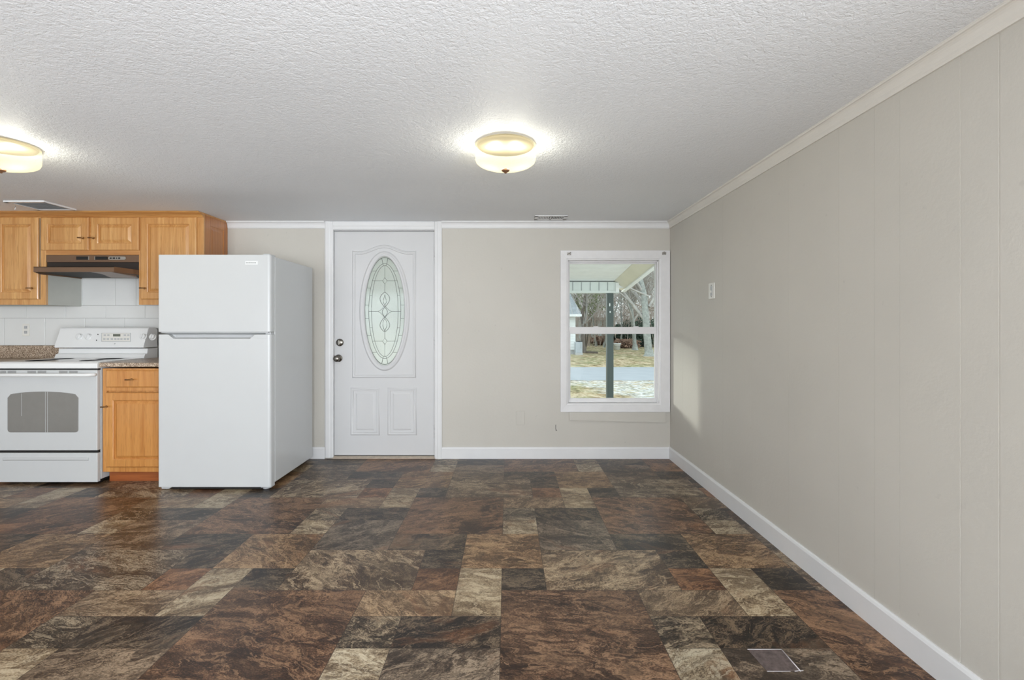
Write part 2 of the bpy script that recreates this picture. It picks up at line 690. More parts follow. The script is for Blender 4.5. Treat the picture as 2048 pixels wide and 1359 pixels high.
mb = MB()
gy = [YF - WT, -2.4, -1.9, -1.2, -0.3, 0.2, 0.75, 1.25, 1.497, 1.625, 1.876, 2.006, 2.221, 2.62, 3.01, 3.42, 3.86, 4.2, YB + WT]
for i in range(len(gy) - 1):
    w0, w1 = [0.0022 if q in (1.497, 1.625) else 0.0005 for q in gy[i:i + 2]]
    for za, zb in (((-0.06, 0.08), (1.92, ZC)) if gy[i] in (-2.4, -1.9, -1.2) else ((-0.06, ZC),)):
        mb.box(XR, XR + 0.02, gy[i] + (w0 if i else 0), gy[i + 1] - (w1 if i < len(gy) - 2 else 0), za, zb)
mb.box(XR + 0.0011, XR + WT, YF - WT, -2.4, -0.06, ZC)
mb.box(XR + 0.0011, XR + WT, -0.3, YB + WT, -0.06, ZC)
mb.box(XR + 0.0011, XR + WT, -2.4, -0.3, -0.06, 0.08)
mb.box(XR + 0.0011, XR + WT, -2.4, -0.3, 1.92, ZC)
struct('wall_right', mb, M['wall'])

LW0, LW1 = -1.85, -1.45       # slim opening added in the unseen left wall for a fridge highlight
mb = MB()
mb.box(XL - WT, XL, YF - WT, LW0, -0.06, ZC)
mb.box(XL - WT, XL, LW1, YB, -0.06, ZC)
mb.box(XL - WT, XL, LW0, LW1, -0.06, 0.95)
mb.box(XL - WT, XL, LW0, LW1, 1.85, ZC)
struct('wall_left', mb, M['wall'])

mb = MB()
cuts = [(XL, -4.15, -0.06, ZC), (-4.15, -2.45, -0.06, 0.6), (-4.15, -2.45, 1.9, ZC), (-2.45, -0.95, -0.06, ZC),
        (-0.95, 0.75, -0.06, 0.6), (-0.95, 0.75, 1.9, ZC), (0.75, XR, -0.06, ZC)]
for x0, x1, z0, z1 in cuts:
    mb.box(x0, x1, YF - WT, YF, z0, z1)
struct('wall_front', mb, M['wall'])

mb = MB()
mb.box(XL - WT, XR + WT, YF - WT, YB + WT, ZC, ZC + 0.12)
struct('ceiling', mb, M['ceiling'])


# crown and baseboards
def crown_profile(u, z):
    """pairs (distance from wall, height) of the cove crown"""
    pts = [(0.0, -0.062), (0.008, -0.062), (0.010, -0.056)]
    for k in range(7):
        a = k / 6 * PI / 2
        pts.append((0.012 + 0.022 * (1 - math.cos(a)), -0.052 + 0.042 * math.sin(a)))
    pts += [(0.036, -0.006), (0.036, 0.0), (0.0, 0.0)]
    return [(a, z + b) for a, b in pts]


def crown_back(name, x0, x1, mat):
    mb = MB()
    mb.prism([(x0, YB - a, b) for a, b in crown_profile(0, ZC)], (x1 - x0, 0, 0))
    return struct(name, mb, mat)


CAS_L0, CAS_L1 = wx(650.5, YB), wx(667, YB)
CAS_R0, CAS_R1 = wx(869, YB), wx(884, YB)
crown_back('trim_1', -2.515, CAS_L0, M['trim'])
crown_back('trim_2', CAS_R1, XR, M['trim'])
mb = MB()
mb.prism([(XR - a, YF, b) for a, b in crown_profile(0, ZC)], (0, YB - YF, 0))
struct('trim_3', mb, M['cream_trim'])


def base_prof(z=0.104):
    return [(0, 0), (0.013, 0), (0.013, z - 0.014), (0.009, z - 0.004), (0.006, z), (0, z)]


mb = MB()
mb.prism([(CAS_R1, YB - a, b) for a, b in base_prof()], (XR - CAS_R1, 0, 0))
mb.prism([(-2.4, YB - a, b) for a, b in base_prof()], (CAS_L0 + 2.4, 0, 0))
struct('baseboard_back', mb, M['trim'])
mb = MB()
mb.prism([(XR - a, -0.3, b) for a, b in base_prof(0.108)], (0, YB + 0.3, 0))
mb.prism([(XR - a, YF, b) for a, b in base_prof(0.108)], (0, -2.4 - YF, 0))
struct('baseboard_right', mb, M['trim'])

# ------------------------------------------------------------------ front door
door = thing('door_1', (wx(768, YB), YB, 0), 'white front door with an oval leaded glass and two small lower panels', 'door')
door['kind'] = 'structure'
DY = YB + 0.018                      # face of the slab
SX0, SX1, SZ0, SZ1 = wx(667.3, YB), wx(868.7, YB), 0.026, 2.048


def rect_ring(x0, x1, z0, z1, y):
    return [(x0, y, z0), (x1, y, z0), (x1, y, z1), (x0, y, z1)]


def oval(cx, cz, a, b, y, n=72):
    return [(cx + a * math.cos(2 * PI * k / n), y, cz + b * math.sin(2 * PI * k / n)) for k in range(n)]


OX, OZ = wx(769.3, DY), wz(621.6, DY)
OA, OB = 40.2 * DY / F, 107.5 * DY / F
# slab with an oval hole: a ring of quads between the oval and a rectangle, then the frame round it
NSEG = 72
mb = MB()


def slab_face(y, flip):
    inner = oval(OX, OZ, OA * 1.12, OB * 1.05, y, NSEG)
    outer = []
    for k in range(NSEG):
        a = 2 * PI * k / NSEG
        dx, dz = math.cos(a), math.sin(a)
        sx = (SX1 - OX) / dx if dx > 1e-9 else ((SX0 - OX) / dx if dx < -1e-9 else 1e9)
        sz = (SZ1 - OZ) / dz if dz > 1e-9 else ((SZ0 - OZ) / dz if dz < -1e-9 else 1e9)
        s = min(sx, sz)
        outer.append((OX + dx * s, y, OZ + dz * s))
    # add the corners by snapping the nearest outer vertices
    for cxn, czn in ((SX0, SZ0), (SX0, SZ1), (SX1, SZ0), (SX1, SZ1)):
        j = min(range(NSEG), key=lambda i: (outer[i][0] - cxn) ** 2 + (outer[i][2] - czn) ** 2)
        outer[j] = (cxn, y, czn)
    return inner, outer


i1, o1 = slab_face(DY, False)
i2, o2 = slab_face(DY + 0.044, True)
n = NSEG
mb.add(i1 + o1 + i2 + o2, [(k, (k + 1) % n, n + (k + 1) % n, n + k) for k in range(n)] +
       [(2 * n + k, 3 * n + k, 3 * n + (k + 1) % n, 2 * n + (k + 1) % n) for k in range(n)] +
       [(n + k, n + (k + 1) % n, 3 * n + (k + 1) % n, 3 * n + k) for k in range(n)] +
       [(k, 2 * n + k, 2 * n + (k + 1) % n, (k + 1) % n) for k in range(n)])
link('door_slab', mb, M['door'], door)


def strip_along(mb, pts, w, y, h, closed=True):
    """raised moulding of half-round section following pts in the XZ plane"""
    n = len(pts)
    secs = []
    for i in range(n):
        p = Vector((pts[i][0], 0, pts[i][1]))
        q0 = Vector((pts[(i - 1) % n][0], 0, pts[(i - 1) % n][1])) if closed or i > 0 else p
        q1 = Vector((pts[(i + 1) % n][0], 0, pts[(i + 1) % n][1])) if closed or i < n - 1 else p
        t0, t1 = (p - q0), (q1 - p)
        t0 = t0.normalized() if t0.length > 1e-9 else t1.normalized()
        t1 = t1.normalized() if t1.length > 1e-9 else t0
        n0, n1 = Vector((-t0.z, 0, t0.x)), Vector((-t1.z, 0, t1.x))
        m = (n0 + n1)
        m = m.normalized() if m.length > 1e-6 else n0
        sc = 1.0 / max(0.45, m.dot(n0))
        prof = [(-0.5, 0), (-0.36, 0.55), (-0.18, 0.95), (0.0, 0.55), (0.12, 0.35), (0.30, 0.85), (0.42, 0.5), (0.5, 0)]
        secs.append([(p.x + m.x * sc * w * u, y - h * v, p.z + m.z * sc * w * u) for u, v in prof])
    k = len(secs[0])
    v = [q for s in secs for q in s]
    f = []
    for i in range(n if closed else n - 1):
        j = (i + 1) % n
        for a in range(k - 1):
            f.append((i * k + a, i * k + a + 1, j * k + a + 1, j * k + a))
    mb.add(v, f, True)


# arched middle panel moulding, oval surround, two lower panels
def dp(px, py):
    return (wx(px, DY), wz(py, DY))


arch = [dp(707.5, 752), dp(829, 752), dp(829, 505)]
for k in range(1, 24):
    s = k / 24
    u = abs(2 * s - 1)
    rise = 0.5 + 0.5 * math.cos(PI * min(1.0, u / 0.80))
    arch.append(dp(829 + (707.5 - 829) * s, 505.5 - 13.0 * rise))
arch.append(dp(707.5, 505))
mb = MB()
strip_along(mb, arch, 0.030, DY, 0.011)
link('panel_moulding', mb, M['door'], door)
mb = MB()
strip_along(mb, [(p[0], p[2]) for p in oval(OX, OZ, OA + 0.022, OB + 0.030, 0, 96)], 0.050, DY, 0.017)
link('oval_surround', mb, M['door'], door)
for (a, b) in ((704.5, 756.5), (778.5, 830.5)):
    mb = MB()
    strip_along(mb, [dp(a, 866.5), dp(b, 866.5), dp(b, 778), dp(a, 778)], 0.030, DY, 0.011)
    mb.rings([rect_ring(*[wx(a + 7, DY), wx(b - 7, DY), wz(860, DY), wz(785, DY)], DY),
              rect_ring(*[wx(a + 10, DY), wx(b - 10, DY), wz(857, DY), wz(788, DY)], DY - 0.005)], False, True)
    link('raised_panel', mb, M['door'], door)

# leaded oval glass
mb = MB()
mb.rings([oval(OX, OZ, OA * 1.1, OB * 1.04, DY + 0.008), oval(OX, OZ, OA * 1.1, OB * 1.04, DY + 0.014)])
glass = link('glass_pane', mb, M['art_glass'], door)
mb = MB()
gyy = DY + 0.006


def gp(cx, cy):
    """crop pixel of the close look at the oval -> metres on the glass"""
    return (OX + (cx - 335) / 195.0 * OA, gyy, OZ - (cy - 688) / 520.0 * OB)


def came(pts, r=0.0021):
    mb.tube([gp(*p) for p in pts], r, 6)


def ell(a, b, t0=0, t1=2 * PI, n=64):
    return [(335 + 195 * a * math.cos(t0 + (t1 - t0) * k / n), 688 - 520 * b * math.sin(t0 + (t1 - t0) * k / n)) for k in range(n + 1)]


def ellx(a, b, cy):
    q = (688 - cy) / 520.0 / b
    return 195 * a * math.sqrt(max(0, 1 - q * q))


came(ell(0.995, 0.995), 0.0030)
came(ell(0.80, 0.885), 0.0022)
came(ell(0.665, 0.845), 0.0020)
for cy in (300, 465, 630, 760, 925, 1088):
    for s in (-1, 1):
        came([(335 + s * ellx(0.80, 0.885, cy), cy), (335 + s * ellx(1, 1, cy), cy)], 0.0020)
for cy in (540, 850):
    for s in (-1, 1):
        came([(335 + s * ellx(0.665, 0.845, cy), cy), (335 + s * ellx(0.80, 0.885, cy), cy)], 0.0018)
for sgn in (-1, 1):
    k = lambda y: 688 + sgn * (y - 688)
    came([(305, k(178)), (318, k(240)), (325, k(248)), (345, k(248)), (352, k(240)), (365, k(178))], 0.0022)
    came([(335, k(250)), (335, k(364))], 0.0013)
    came([(335, k(364)), (357, k(396)), (335, k(428)), (313, k(396)), (335, k(364))], 0.0019)
    ex = ellx(0.80, 0.885, 396)
    came([(335 - ex, k(396)), (313, k(396))], 0.0018)
    came([(357, k(396)), (335 + ex, k(396))], 0.0018)
    came([(335, k(428)), (335, k(505))], 0.0018)
ex = ellx(0.80, 0.885, 692)
came([(335 - ex, 692), (270, 692)], 0.0018)
came([(400, 692), (335 + ex, 692)], 0.0018)
for s in (-1, 1):
    st = []
    for k in range(61):
        y = 505 + 385 * k / 60
        u = (y - 505) / 385
        if u < 0.38:
            x = 47 * math.sin(PI * (u / 0.38) ** 0.85)
        elif u < 0.62:
            x = -26 * math.sin(PI * (u - 0.38) / 0.24)
        else:
            x = 47 * math.sin(PI * (1 - (1 - u) / 0.38 * 1.0) if False else PI * (((1 - u) / 0.38) ** 0.85))
        st.append((335 + s * x, y))
    came(st, 0.0024)
    st = [(335 + s * 65, 692), (335 + s * 42, 680), (335 + s * 20, 660), (335, 632), (335 - s * 14, 605), (335 - s * 12, 575), (335, 530)]
    came(st, 0.0018)
    st = [(335 + s * 65, 692), (335 + s * 42, 706), (335 + s * 20, 728), (335, 756), (335 - s * 16, 790), (335 - s * 20, 830), (335, 885)]
    came(st, 0.0018)
link('lead_came', mb, M['lead'], glass)

# knob, deadbolt, hinges
kx = wx(677.5, DY)
mb = MB()
zk = wz(716, DY)
mb.lathe([(0.0, 0.0), (0.033, 0.0), (0.034, -0.006), (0.029, -0.010), (0.014, -0.014), (0.012, -0.034), (0.020, -0.040), (0.028, -0.052),
          (0.029, -0.062), (0.024, -0.071), (0.012, -0.075), (0.0, -0.0755)][::1], (kx, DY, zk), 'y', 32)
link('door_knob', mb, M['nickel'], door)
mb = MB()
zd = wz(684.5, DY)
mb.lathe([(0.0, 0.0), (0.033, 0.0), (0.034, -0.007), (0.030, -0.013), (0.012, -0.016), (0.0, -0.016)], (wx(680, DY), DY, zd), 'y', 32)
mb.box(wx(680, DY) - 0.005, wx(680, DY) + 0.005, DY - 0.034, DY - 0.013, zd - 0.019, zd + 0.019)
link('deadbolt', mb, M['nickel'], door)
for zz in (zd, zk):
    mb = MB()
    mb.box(SX0 - 0.0075, SX0 - 0.0005, DY - 0.003, DY + 0.02, zz - 0.028, zz + 0.028)
    link('strike_plate', mb, M['nickel'], door, 0.001)
for (ya, yb) in ((498, 521), (673, 698), (849, 874)):
    mb = MB()
    xx = wx(869.5, DY)
    for q in range(3):
        za, zb = wz(yb, DY), wz(ya, DY)
        s = (zb - za) / 3
        mb.lathe([(0.0075, 0.001), (0.0075, s - 0.001)], (xx, DY - 0.006, za + q * s), 'z', 14)
    mb.box(xx - 0.014, xx + 0.014, DY - 0.0015, DY, wz(yb, DY), wz(ya, DY))
    link('hinge', mb, M['door'], door)

# jamb and casing
mb = MB()
mb.box(DX0 - 0.004, SX0 - 0.003, DY - 0.006, YB + WT, 0, DZ1)
mb.box(SX1 + 0.003, DX1 + 0.004, DY - 0.006, YB + WT, 0, DZ1)
mb.box(DX0, DX1, DY - 0.006, YB + WT, SZ1 + 0.006, DZ1 + 0.004)
mb.box(DX0, SX0 + 0.012, DY + 0.046, DY + 0.06, 0, DZ1)
mb.box(SX1 - 0.012, DX1, DY + 0.046, DY + 0.06, 0, DZ1)
mb.box(DX0, DX1, DY + 0.046, DY + 0.06, SZ1 - 0.012, DZ1)
link('door_jamb', mb, M['trim'], door)
mb = MB()


def casing_prof(w):
    return [(0, 0), (0, 0.006), (0.008, 0.011), (w * 0.35, 0.012), (w * 0.5, 0.016), (w * 0.85, 0.017), (w, 0.013), (w, 0)]


wl = CAS_L1 - CAS_L0
mb.prism([(CAS_L1 - a, YB - b, 0.012) for a, b in casing_prof(wl)], (0, 0, ZC - 0.012))
wr = CAS_R1 - CAS_R0
mb.prism([(CAS_R0 + a, YB - b, 0.0) for a, b in casing_prof(wr)], (0, 0, ZC))
mb.prism([(CAS_L1, YB - b, SZ1 + 0.010 + a) for a, b in casing_prof(ZC - SZ1 - 0.010)], (CAS_R0 - CAS_L1, 0, 0))
link('door_casing', mb, M['trim'], door)
mb = MB()
mb.prism([(DX0, YB - 0.012, 0.001), (DX0, YB - 0.012, 0.010), (DX0, DY + 0.004, 0.020), (DX0, YB + WT, 0.020), (DX0, YB + WT, 0.001)], (DX1 - DX0, 0, 0))
link('threshold', mb, M['threshold'], door)
mb = MB()
mb.box(SX0, SX1, DY + 0.003, DY + 0.04, 0.0185, 0.027)
mb.box(DX0, DX1, DY + 0.02, DY + 0.046, SZ1 - 0.004, SZ1 + 0.007)
link('weather_seal', mb, M['black'], door)

# ------------------------------------------------------------------ window
win = thing('window_1', (wx(1228, YB), YB, NZ0), 'white double-hung window beside the corner looking out on the porch post', 'window')
win['kind'] = 'structure'
mb = MB()
cx0, cx1, cz0, cz1 = wx(1120.5, YB), wx(1339, YB), wz(823, YB), wz(501, YB)


def frame_mitre(mb, ox0, ox1, oz0, oz1, ix0, ix1, iz0, iz1, yb, yf_out, yf_in):
    """picture frame: outer and inner rectangles with a sloping face"""
    r = [rect_ring(ox0, ox1, oz0, oz1, yb), rect_ring(ox0, ox1, oz0, oz1, yf_out), rect_ring(ix0, ix1, iz0, iz1, yf_in), rect_ring(ix0, ix1, iz0, iz1, yb)]
    n = 4
    v = [p for q in r for p in q]
    f = []
    for i in range(4):
        j = (i + 1) % 4
        for k in range(4):
            k2 = (k + 1) % 4
            f.append((i * n + k, i * n + k2, j * n + k2, j * n + k))
    mb.add(v, f)


frame_mitre(mb, cx0, cx1, cz0, cz1, NX0, NX1, NZ0, NZ1, YB, YB - 0.018, YB - 0.014)
link('window_casing', mb, M['vinyl'], win, 0.002)
mb = MB()
e = 0.014
frame_mitre(mb, NX0 - 0.002, NX1 + 0.002, NZ0 - 0.002, NZ1 + 0.002, NX0 + e, NX1 - e, NZ0 + e, NZ1 - e, YB + WT, YB - 0.010, YB - 0.006)
mb.box(NX0 + e, NX0 + e + 0.010, YB + 0.03, YB + 0.042, NZ0 + e, NZ1 - e)
mb.box(NX1 - e - 0.010, NX1 - e, YB + 0.03, YB + 0.042, NZ0 + e, NZ1 - e)
mb.box(NX0 + e, NX1 - e, YB + 0.03, YB + 0.042, NZ1 - e - 0.010, NZ1 - e)
link('window_frame', mb, M['vinyl'], win, 0.0015)
LY, UY = YB + 0.044, YB + 0.078
ZM0, ZM1 = wz(667.5, LY), wz(653.5, LY)
# lower sash
sx0, sx1 = NX0 + e + 0.001, NX1 - e - 0.001
mb = MB()
gx0, gx1 = wx(1141, LY), wx(1309.5, LY)
gz0 = wz(796, LY)
frame_mitre(mb, sx0, sx1, NZ0 + e + 0.001, ZM1, gx0, gx1, gz0, ZM0, LY + 0.026, LY, LY + 0.004)
low = link('lower_sash', mb, M['vinyl'], win, 0.002)
mb = MB()
mb.box(gx0 - 0.006, gx1 + 0.006, LY + 0.012, LY + 0.016, gz0 - 0.006, ZM0 + 0.006)
link('pane', mb, M['glass'], low)
for px in (1192, 1272):
    mb = MB()
    x = wx(px, LY)
    mb.box(x - 0.022, x + 0.022, LY - 0.006, LY + 0.016, ZM1 - 0.002, ZM1 + 0.006)
    link('sash_latch', mb, M['vinyl'], low, 0.002)
# upper sash
mb = MB()
ux0, ux1, uz1 = wx(1139.5, UY), wx(1311, UY), wz(527.5, UY)
frame_mitre(mb, sx0, sx1, ZM0 + 0.004, NZ1 - e - 0.001, ux0, ux1, ZM1 - 0.004, uz1, UY + 0.026, UY, UY + 0.004)
up = link('upper_sash', mb, M['vinyl'], win, 0.002)
mb = MB()
mb.box(ux0 - 0.006, ux1 + 0.006, UY + 0.012, UY + 0.016, ZM1 - 0.008, uz1 + 0.006)
link('pane', mb, M['glass'], up)
# painted apron board below the window
mb = MB()
ax0, ax1 = wx(1138, YB), wx(1330, YB)
zt = cz0 - 0.001
mb.prism([(ax0, YB, wz(839, YB)), (ax1, YB, wz(844, YB)), (ax1, YB, zt), (ax0, YB, zt)], (0, -0.017, 0))
struct('trim_4', mb, M['wall'])
# curtain-rod brackets in the two upper corners of the casing
for px, py, lab, fl in ((1137.5, 508, 'small grey metal curtain bracket on the window casing near the door side', 1),
                        (1327, 507, 'small grey metal curtain bracket on the window casing by the room corner', -1)):
    t = thing('curtain_bracket', (wx(px, YB), YB - 0.018, wz(py, YB)), lab, 'bracket', 'curtain brackets')
    x, z = wx(px, YB), wz(py, YB)
    mb = MB()
    mb.box(x - 0.018, x + 0.018, YB - 0.0205, YB - 0.0175, z - 0.012, z + 0.012)
    link('back_plate', mb, M['silver'], t, 0.001)
    mb = MB()
    mb.tube([(x - 0.006 * fl, YB - 0.019, z), (x - 0.006 * fl, YB - 0.040, z), (x + 0.004 * fl, YB - 0.050, z + 0.002), (x + 0.012 * fl, YB - 0.050, z + 0.012)], 0.0045, 8)
    link('hook', mb, M['silver'], t)
    for s in (-1, 1):
        mb = MB()
        mb.lathe([(0.0035, -0.0015), (0.0025, -0.0035), (0, -0.004)], (x + s * 0.013, YB - 0.0195, z - 0.006), 'y', 10)
        link('screw', mb, M['nickel'], t)

# ------------------------------------------------------------------ wall plates
t = thing('wall_plate', (XR, wx(1, 1), 1.3), 'white light switch plate on the beige wall past the window corner', 'switch plate')
t.location = (XR, 3.60, 1.455)
OFF[t.name] = Vector(t.location)
ya, yb2 = (XR * F / (1430.5 - CX)), (XR * F / (1418.5 - CX))
yc = (ya + yb2) / 2
za, zb = wz(597.5, yc), wz(565.5, yc)
mb = MB()
mb.box(XR - 0.006, XR, ya, yb2, za, zb)
link('cover', mb, M['plate'], t, 0.003)
mb = MB()
zc = (za + zb) / 2
mb.box(XR - 0.0075, XR - 0.005, yc - 0.018, yc + 0.018, zc - 0.034, zc + 0.034)
sw = link('rocker', mb, M['grey_plastic'], t, 0.001)
mb = MB()
mb.box(XR - 0.0125, XR - 0.007, yc - 0.004, yc + 0.004, zc - 0.012, zc + 0.004)
link('toggle', mb, M['plate'], t, 0.001)
for dz in (-0.030, 0.030):
    mb = MB()
    mb.lathe([(0.0035, -0.0062), (0.003, -0.0085), (0, -0.009)], (XR, yc, zc + dz * 1.35), 'x', 10)
    link('screw', mb, M['slot'], t)

mb = MB()
mb.box(wx(1032, YB), wx(1049, YB), YB - 0.008, YB, wz(849, YB), wz(821, YB))
single('blank_wall_plate', mb, M['wall'], 'blank cover plate painted over in wall beige, low between door and window', 'wall plate', None, 0.002)
# small gouge in the panelling
mb = MB()
sc = [(1110.5, 849), (1112.5, 848.5), (1112.0, 856), (1114.5, 861), (1111.5, 861.5), (1110.3, 856)]
mb.prism([(wx(a, YB), YB - 0.0006, wz(b, YB)) for a, b in sc], (0, 0.0012, 0))
single('wall_scuff', mb, M['scuff'], 'short dark gouge in the beige wall below the window casing', 'scuff')

# ------------------------------------------------------------------ ceiling lamps
ZS = ZC


def make_lamp(x, y, label):
    t = thing('ceiling_lamp', (x, y, ZC), label, 'ceiling light', 'flush ceiling lamps')
    mb = MB()
    mb.lathe([(0.0, 0.0), (0.139, 0.0), (0.146, -0.006), (0.140, -0.016), (0.0, -0.018)], (x, y, ZC), 'z', 40)
    link('pan', mb, M['lamp_pan'], t)
    mb = MB()
    prof = [(0.152, -0.003), (0.1555, -0.008), (0.1565, -0.045), (0.1560, -0.080), (0.150, -0.094), (0.136, -0.105), (0.108, -0.116), (0.070, -0.126), (0.030, -0.131), (0.0, -0.132)]
    n = 56
    v, f = [], []
    mb.lathe(prof, (x, y, ZC), 'z', n)
    mb.f = mb.f[:-0 or None]
    # open at the top: drop the cap made for the first ring
    keep = [i for i, q in enumerate(mb.f) if len(q) == 4]
    mb.f = [mb.f[i] for i in keep]
    mb.s = [mb.s[i] for i in keep]
    link('lamp_shade', mb, M['shade'], t)
    mb = MB()
    mb.lathe([(0.0, -0.129), (0.020, -0.130), (0.021, -0.137), (0.015, -0.142), (0.007, -0.145), (0.006, -0.150), (0.0, -0.152)], (x, y, ZC), 'z', 24)
    link('finial', mb, M['finial'], t)
    for s in (-1, 1):
        d = bpy.data.lights.new('bulb', 'POINT')
        d.energy = LAMP_W
        d.color = (0.94, 0.97, 1.0)
        d.shadow_soft_size = 0.018
        o = bpy.data.objects.new('bulb', d)
        o.location = (s * 0.068, 0.0, -0.066)
        o.parent = t
        COL.objects.link(o)
    return t


lamp = make_lamp(wx(1011, 2.589), 2.589, 'cream glass drum ceiling lamp in front of the white door and window')
dup(lamp, (-2.605, 2.585, ZC), 'cream glass drum ceiling lamp over the kitchen, near the range')

# ceiling registers
t = thing('ceiling_vent', (wx(1103, 4.35), 4.345, ZC), 'small white louvred ceiling vent above the window wall', 'ceiling vent')
vx0, vx1, vy0, vy1 = wx(1070, 4.26), wx(1136, 4.26), 4.262, 4.425
mb = MB()
mb.box(vx0, vx1, vy0, vy0 + 0.03, ZC - 0.006, ZC)
mb.box(vx0, vx1, vy1 - 0.03, vy1, ZC - 0.006, ZC)
mb.box(vx0, vx0 + 0.03, vy0, vy1, ZC - 0.006, ZC)
mb.box(vx1 - 0.03, vx1, vy0, vy1, ZC - 0.006, ZC)
mb.box((vx0 + vx1) / 2 - 0.006, (vx0 + vx1) / 2 + 0.006, vy0, vy1, ZC - 0.006, ZC)
link('frame', mb, M['trim'], t, 0.001)
mb = MB()
mb.box(vx0 + 0.025, vx1 - 0.025, vy0 + 0.025, vy1 - 0.025, ZC - 0.0012, ZC - 0.0004)
link('backing', mb, M['slot'], t)
for k in range(16):
    x = vx0 + 0.037 + k * (vx1 - vx0 - 0.074) / 15
    if abs(x - (vx0 + vx1) / 2) < 0.009:
        continue
    s = -1 if x < (vx0 + vx1) / 2 else 1
    mb = MB()
    mb.prism([(x - 0.0045 * s, vy0 + 0.03, ZC - 0.0055), (x + 0.003 * s, vy0 + 0.03, ZC - 0.0015), (x + 0.004 * s, vy0 + 0.03, ZC - 0.002), (x - 0.0035 * s, vy0 + 0.03, ZC - 0.006)], (0, vy1 - vy0 - 0.06, 0))
    link('louvre', mb, M['trim'], t)

t = thing('ceiling_register', (-3.6, 3.9, ZC), 'white square ceiling register above the kitchen wall cabinets', 'ceiling vent')
rx0, rx1, ry0, ry1 = wx(6, 3.755), wx(88, 3.755), 3.755, 4.04
mb = MB()
zl = ZC - 0.012
mb.box(rx0, rx1, ry0, ry0 + 0.028, zl, ZC)
mb.box(rx0, rx1, ry1 - 0.028, ry1, zl, ZC)
mb.box(rx0, rx0 + 0.028, ry0, ry1, zl, ZC)
mb.box(rx1 - 0.012, rx1, ry0, ry1, zl, ZC)
link('frame', mb, M['trim'], t, 0.001)
mb = MB()
mb.box(rx0 + 0.02, rx1 - 0.01, ry0 + 0.02, ry1 - 0.02, ZC - 0.002, ZC - 0.0005)
link('backing', mb, M['gasket'], t)
for k in range(9):
    y = ry0 + 0.040 + k * 0.025
    mb = MB()
    mb.prism([(rx0 + 0.028, y, ZC - 0.010), (rx0 + 0.028, y + 0.016, ZC - 0.003), (rx0 + 0.028, y + 0.017, ZC - 0.004), (rx0 + 0.028, y + 0.001, ZC - 0.011)], (rx1 - rx0 - 0.045, 0, 0))
    link('louvre', mb, M['grey_plastic'], t)
mb = MB()
xx = wx(31, 3.9)
mb.tube([(xx, 3.90, ZC - 0.008), (xx, 3.90, ZC - 0.026), (xx - 0.006, 3.90, ZC - 0.036)], 0.004, 8)
link('damper_lever', mb, M['trim'], t)

# ------------------------------------------------------------------ kitchen: cabinets
UFY = 4.17               # face of wall-cabinet frames
UZT = 2.128


def panel_door(x0, x1, z0, z1, y, thk=0.019, fw=0.055, mat_flip=False):
    """raised-panel door, its back on the plane y"""
    mb = MB()
    yf = y - thk
    R = []
    R.append(rect_ring(x0, x1, z0, z1, y))
    R.append(rect_ring(x0, x1, z0, z1, yf + 0.006))
    R.append(rect_ring(x0 + 0.005, x1 - 0.005, z0 + 0.005, z1 - 0.005, yf + 0.001))
    R.append(rect_ring(x0 + 0.008, x1 - 0.008, z0 + 0.008, z1 - 0.008, yf))
    i = fw
    R.append(rect_ring(x0 + i, x1 - i, z0 + i, z1 - i, yf))
    R.append(rect_ring(x0 + i + 0.006, x1 - i - 0.006, z0 + i + 0.006, z1 - i - 0.006, yf + 0.004))
    R.append(rect_ring(x0 + i + 0.008, x1 - i - 0.008, z0 + i + 0.008, z1 - i - 0.008, yf + 0.013))
    R.append(rect_ring(x0 + i + 0.012, x1 - i - 0.012, z0 + i + 0.012, z1 - i - 0.012, yf + 0.013))
    R.append(rect_ring(x0 + i + 0.032, x1 - i - 0.032, z0 + i + 0.032, z1 - i - 0.032, yf + 0.002))
    mb.rings(R)
    return mb


def t_handle(name, x, y, z, parent, dx=-1, ln=0.05):
    mb = MB()
    mb.tube([(x, y, z), (x, y - 0.026, z)], 0.0045, 10)
    mb.lathe([(0.009, 0.0), (0.008, -0.004), (0.005, -0.006), (0, -0.0062)], (x, y, z), 'y', 14)
    mb.tube([(x - ln * 0.5, y - 0.026, z), (x + ln * 0.5, y - 0.026, z)], 0.005, 10)
    return link(name, mb, M['brass'], parent)


def cab_body(name, x0, x1, z0, z1, yf, yb, parent, open_parts, mat, inside=True):
    """carcass with a face frame: open_parts are door openings (x0,x1,z0,z1) left dark behind the doors"""
    mb = MB()
    mb.box(x0, x1, yf, yb, z0, z1)
    return link(name, mb, mat, parent, 0.0015)


def face_frame(x0, x1, z0, z1, yf, stile_l, stile_r, rail_b, rail_t, mids, mat, parent):
    mb = MB()
    t_ = 0.019
    mb.box(x0, x0 + stile_l, yf - t_, yf, z0, z1)
    mb.box(x1 - stile_r, x1, yf - t_, yf, z0, z1)
    mb.box(x0 + stile_l, x1 - stile_r, yf - t_, yf, z0, z0 + rail_b)
    mb.box(x0 + stile_l, x1 - stile_r, yf - t_, yf, z1 - rail_t, z1)
    for (a, b, c, d) in mids:
        mb.box(a, b, yf - t_, yf, c, d)
    return link('face_frame', mb, mat, parent, 0.001)


FY = UFY                      # front plane of frames
CBY = UFY + 0.019             # carcass front


def dz(py, y=UFY - 0.019):
    return wz(py, y)


def dx(px, y=UFY - 0.019):
    return wx(px, y)


XA, XB_, XC_ = -3.828, -3.056, -2.518
ZLOW, ZMID = wz(609, UFY), wz(509.5, UFY)
